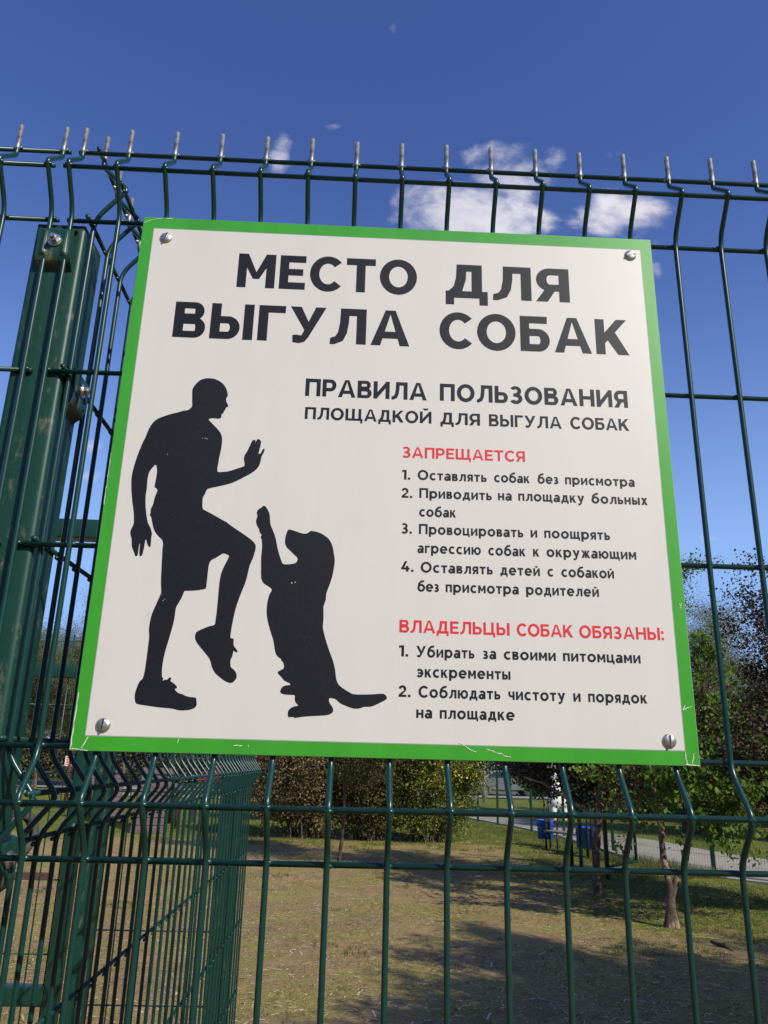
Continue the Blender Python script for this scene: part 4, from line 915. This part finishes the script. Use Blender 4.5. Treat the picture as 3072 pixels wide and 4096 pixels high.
for i in range(0, 60):
    a = 2*math.pi*i/60; m4 = Matrix.Translation((.377*math.cos(a), 0, .375+.377*math.sin(a))) @ Matrix.Rotation(-a, 4, 'Y')
    mb.box(-.004, -.07, -.009, .006, .07, .009, m4)
mb.obj('tread_blocks', M.rubber, ty)['kind'] = 'stuff'
def ramp_(label, x, y, rz, w, L_, hgt_, nsl=9):
    o = empty('agility_ramp', (x, y, 0), rz); tag(o, label, 'ramp', 'agility ramps on the left')
    ang = math.asin(hgt_/L_)
    for s in (1, -1):
        for i in range(nsl):
            m4 = Matrix.Translation((0, 0, hgt_)) @ Matrix.Rotation(s*ang, 4, 'X')
            mb = MB(); y0 = -s*(i*L_/nsl+.01); y1 = -s*((i+1)*L_/nsl-.012)
            mb.box(-w/2, min(y0, y1), -.03, w/2, max(y0, y1), 0, Matrix.Translation((0, 0, hgt_)) @ Matrix.Rotation(s*ang, 4, 'X')); mb.obj('board', M.board, o)
        for sx in (-1, 1):
            mb = MB(); mb.box(sx*w/2-.02, min(0, -s*L_), -.10, sx*w/2+.02, max(0, -s*L_), -.032, Matrix.Translation((0, 0, hgt_)) @ Matrix.Rotation(s*ang, 4, 'X')); mb.obj('side_rail', M.darksteel, o)
    return o
ramp_('brown slatted dog ramp seen behind the side panel wires', -4.62, 20.6, R(8), .77, 2.1, 1.45)
ramp_('brown slatted dog ramp further left behind the gate post', -6.75, 23.2, R(25), .8, 2.1, 1.4)
tn = empty('agility_tunnel', (-4.3, 22.6, 0), R(10)); tag(tn, 'dark open frame hurdle with black side boards right of the slatted ramp', 'hurdle')
mb = MB(); mb.add([(-.36,-.02,0),(-.14,-.02,0),(-.14,-.02,.95),(-.22,-.02,.95)] + [(-.36,.02,0),(-.14,.02,0),(-.14,.02,.95),(-.22,.02,.95)], [(0,1,2,3),(7,6,5,4),(0,4,5,1),(1,5,6,2),(2,6,7,3),(3,7,4,0)]); mb.obj('side_board', M.dark, tn)
mb = MB(); mb.add([(.36,-.02,0),(.14,-.02,0),(.14,-.02,.95),(.22,-.02,.95)] + [(.36,.02,0),(.14,.02,0),(.14,.02,.95),(.22,.02,.95)], [(3,2,1,0),(4,5,6,7),(1,5,4,0),(2,6,5,1),(3,7,6,2),(0,4,7,3)]); mb.obj('side_board', M.dark, tn)
mb = MB(); mb.box(-.22, -.025, .95, .22, .025, 1.02); mb.obj('top_bar', M.dark, tn)
pl = empty('upright_pole', (-8.4, 25.0, 0)); tag(pl, 'thin red brown upright pole with a cross bar behind the left wires', 'pole')
mb = MB(); mb.tube([(0,0,0),(0,0,2.6)], .045, 10); mb.obj('pole', M.rustbar, pl, True); mb = MB(); mb.tube([(0,0,1.95),(-3.2,.3,1.95)], .03, 8); mb.obj('crossbar', M.rustbar, pl, True)
p5 = empty('upright_pole', (-4.02, 20.4, 0)); tag(p5, 'short red brown stake in front of the dark hurdle', 'pole'); mb = MB(); mb.tube([(0,0,0),(0,0,1.15)], .035, 10); mb.obj('pole', M.rustbar, p5, True)
lb = empty('low_beam', (-4.75, 11.6, 0)); tag(lb, 'low red brown beam lying on the ground behind the left wires', 'beam')
mb = MB(); mb.box(-.8, -.05, .02, .82, .05, .10); mb.obj('beam', M.rustbar, lb); mb = MB(); mb.box(.70,-.12,0,.76,.12,.02).box(-.7,-.12,0,-.64,.12,.02); mb.obj('foot', M.darksteel, lb)

# ------------------------------------------------------------------ cars and signs on the road beyond
M.glass = plain('dark car glass', (.02, .025, .03), .08, 0, .1, 3)
def paint(nm, c): return plain(nm, c, .3, .2, .04, 3)
def car(label, x, y, rz, mat):
    o = empty('parked_car', (x, y, 0), rz); tag(o, label, 'car', 'cars parked along the road beyond the park')
    prof = [(-2.15,.35),(-2.2,.62),(-2.05,.88),(-1.35,.98),(-.75,1.38),(.45,1.42),(1.15,1.02),(1.95,.88),(2.15,.62),(2.1,.35)]
    V = [(x_, -.86+.12*(z_ > 1.1), z_) for x_, z_ in prof] + [(x_, .86-.12*(z_ > 1.1), z_) for x_, z_ in prof]; n = len(prof)
    link('body', mesh('body', V, [tuple(range(n)), tuple(range(2*n-1, n-1, -1))] + [(i+n, (i+1) % n+n, (i+1) % n, i) for i in range(n)], mat), o)
    for s in (-1, 1):
        mb = MB(); yy = s*.80; mb.add([(-1.15,yy+s*.07,1.0),(-.70,yy-s*.03,1.32),(.40,yy-s*.03,1.35),(.98,yy+s*.07,1.02)], [(0,1,2,3) if s > 0 else (3,2,1,0)]); mb.obj('side_window', M.glass, o)
        for wx in (-1.32, 1.32):
            mb = MB(); mb.tube([(wx, s*.70, .32), (wx, s*.90, .32)], .32, 20); wo = mb.obj('wheel', M.rubber, o); mb = MB(); mb.tube([(wx, s*.90, .32), (wx, s*.912, .32)], .19, 14); mb.obj('rim', M.zinc, wo)
    mb = MB(); mb.add([(.50,-.70,1.405),(.50,.70,1.405),(1.12,.80,1.05),(1.12,-.80,1.05)], [(0,3,2,1)]); mb.add([(-.80,-.70,1.37),(-.80,.70,1.37),(-1.32,.80,1.02),(-1.32,-.80,1.02)], [(0,1,2,3)]); mb.obj('windscreen', M.glass, o)
    return o
for lb_, x, y, c in [('pale grey car parked beyond the path near the right end of the bushes', 9.3, 47.5, (.20,.20,.21)), ('silver car between the tree trunks far behind', 14.2, 47.6, (.2,.2,.22)), ('dark red car behind the side panel wires', -6.3, 47.5, (.30,.02,.02))]:
    car(lb_, x, y, R(random.Random(int(x*10)).uniform(-2, 2)), paint('car paint', c))
M.orange = plain('orange banner', (.75, .12, .03), .6, 0, .05, 5); M.wht = plain('white board', (.75, .75, .74), .6, 0, .05, 5); M.cyan = plain('turquoise panel', (.02, .35, .42), .5, 0, .05, 5)
for lb_, x, y, z0, z1, w_, mt, fr in [('orange and white poster on short posts left of the brown pole', -8.95, 26.5, 1.35, 1.66, .26, M.orange, M.wht), ('narrow white upright board at the far left', -12.4, 30.5, .9, 2.3, .40, M.wht, M.wht), ('small turquoise board just right of the brown pole', -8.75, 29, 1.45, 1.75, .30, M.cyan, M.cyan)]:
    o = empty('notice_board', (x, y, 0)); tag(o, lb_, 'board')
    mb = MB(); mb.box(-w_/2, -.02, z0, w_/2, .02, z1); mb.obj('board', fr, o)
    if mt is not fr:
        mb = MB()
        for i in range(4): mb.box(-w_*.36, -.026, z0+.03+.07*i, w_*.20-(i % 2)*.04, -.021, z0+.075+.07*i)
        mb.obj('print', mt, o)
    mb = MB(); mb.tube([(-w_*.42, .03, 0), (-w_*.42, .03, z1)], .02, 6).tube([(w_*.42, .03, 0), (w_*.42, .03, z1)], .02, 6); mb.obj('leg', M.darksteel, o)
lp = empty('lamp_post', (6.7, 38.5, 0)); tag(lp, 'slim grey lamp post standing beyond the path', 'lamp post')
mb = MB(); mb.tube([(0,0,0),(0,0,1.2),(0,0,6.5)], [.08,.06,.045], 10); mb.obj('pole', M.zincw, lp, True); mb = MB(); mb.tube([(0,0,6.5),(.2,0,6.8),(.9,0,6.95)], .035, 8).box(.8,-.1,6.9,1.3,.1,7.0); mb.obj('lamp_head', M.zincw, lp)

# ------------------------------------------------------------------ ground litter and grass
rng = np.random.default_rng(9)
def scatter(name, n, xr, yr, fn, mat, kind='stuff', label=None, cat=None, keep=None):
    x = rng.uniform(*xr, n); y = yr[0] + (yr[1]-yr[0])*rng.uniform(0, 1, n)**1.15
    if keep is not None: k = keep(x, y); x, y = x[k], y[k]
    V = []; F = []
    for i in range(len(x)):
        v, f = fn(x[i], y[i], hgt(x[i], y[i]) if (-6.6 < x[i] < 6.6 and 3.6 < y[i] < 15.5) else .004); kk = len(V); V += v; F += [tuple(q+kk for q in g) for g in f]
    o = link(name, mesh(name, V, F, mat)); tag(o, label, cat, kind=kind); return o
def chip(x, y, z):
    a = rng.uniform(0, math.pi*2); L_ = rng.uniform(.006, .030)*(1 if rng.random() > .06 else 3.0); w = rng.uniform(.0025, .008); c, s = math.cos(a), math.sin(a); t = rng.uniform(0, .004)
    V = [(x-c*L_+s*w, y-s*L_-c*w, z+.002), (x+c*L_+s*w, y+s*L_-c*w, z+.002+t), (x+c*L_-s*w, y+s*L_+c*w, z+.003+t), (x-c*L_-s*w, y-s*L_+c*w, z+.003)]
    return V, [(0,1,2,3)]
M.straw = leafmat('dry straw bits', [(.34,.25,.12), (.52,.41,.22), (.72,.60,.40)], .1)
M.leaflit = leafmat('dead leaf litter', [(.05,.035,.02), (.10,.07,.04), (.16,.11,.06)], .1)
scatter('straw_litter', 24000, (-5, 6.5), (4.6, 17), chip, M.straw, label='scattered pale straw and wood bits on the soil', cat='litter')
def dark(x, y, z):
    r = rng.uniform(.005, .014); return [(x+r*math.cos(t)*rng.uniform(.6,1.1), y+r*math.sin(t)*rng.uniform(.6,1.1), z+.002+rng.uniform(0, .008)) for t in (0, 1.57, 3.14, 4.7)], [(0,1,2,3)]
scatter('leaf_litter', 4500, (-5, 6.5), (4.6, 17), dark, M.leaflit, label='small dark dead leaves and clods scattered on the soil', cat='litter')
def blade(hh, nb):
    def f(x, y, z):
        V = []; F = []
        for k in range(nb):
            a = rng.uniform(0, 6.28); L_ = hh*rng.uniform(.5, 1.2); bx = x+rng.normal()*.012; by = y+rng.normal()*.012; w = .0028; le = rng.uniform(.2, .9)*L_
            c, s = math.cos(a), math.sin(a); i = len(V)
            V += [(bx-s*w, by+c*w, z-.003), (bx+s*w, by-c*w, z-.003), (bx+c*le, by+s*le, z+L_)]; F.append((i, i+1, i+2))
        return V, F
    return f
def nz(x, y, s, o): return np.array([noise.noise(Vector((a*s+o, b*s, o))) for a, b in zip(x, y)])
M.grass = leafmat('short grass', [(.05,.075,.012), (.10,.135,.022), (.16,.18,.04), (.27,.24,.07)], .3)
M.drygrass = leafmat('dry olive grass', [(.11,.105,.025), (.22,.19,.05), (.36,.29,.10)], .2)
def kgreen(x, y):
    g = np.clip((x-2.4)/2.6, 0, 1)*np.clip((y-7.2)/1.6, 0, 1); g = np.maximum(g, np.clip((y-15.5)/5, 0, 1)*.9); return (g + nz(x, y, 1.1, 3)*.9 > .42) & ~((x > 5.9) & (y > 12.5) & (x < 8.5))
scatter('grass', 30000, (-4, 9.5), (6.6, 22), blade(.048, 5), M.grass, label='short patchy green grass on the soil', cat='grass', keep=kgreen)
scatter('dry_grass', 42000, (-5, 6.5), (4.6, 16), blade(.018, 4), M.drygrass, label='trodden olive grass in the worn soil', cat='grass', keep=lambda x, y: nz(x, y, .9, 11)+nz(x, y, 3.5, 5)*.6 > -.02)
scatter('tall_grass', 1800, (4.7, 6.6), (12.9, 15.6), blade(.16, 5), M.grass, label='taller grass at the foot of the path fence', cat='grass', keep=lambda x, y: np.abs(x-(5.9+(14.5-y)*.25)) < .45)
scatter('verge_grass', 9000, (-12, 8), (19, 34), blade(.09, 4), M.grass, label='green grass verge before the far path', cat='grass', keep=lambda x, y: (x < 4.2+(27.2-y)*.25) & (nz(x, y, .7, 9) > -.35))
# a stick on the grass
sk = empty('stick', (4.14, 7.9, .02)); tag(sk, 'short dark broken stick lying on the soil at the right', 'stick')
mb = MB(); mb.tube([(-.02,.20,.02),(.0,.1,.025),(-.01,0,.03),(.02,-.10,.022),(.015,-.19,.02)], [.018,.02,.022,.024,.016], 8); mb.tube([(-.01,0,.03),(.05,.03,.05)], [.012,.005], 6); mb.obj('wood', M.bark, sk, True)
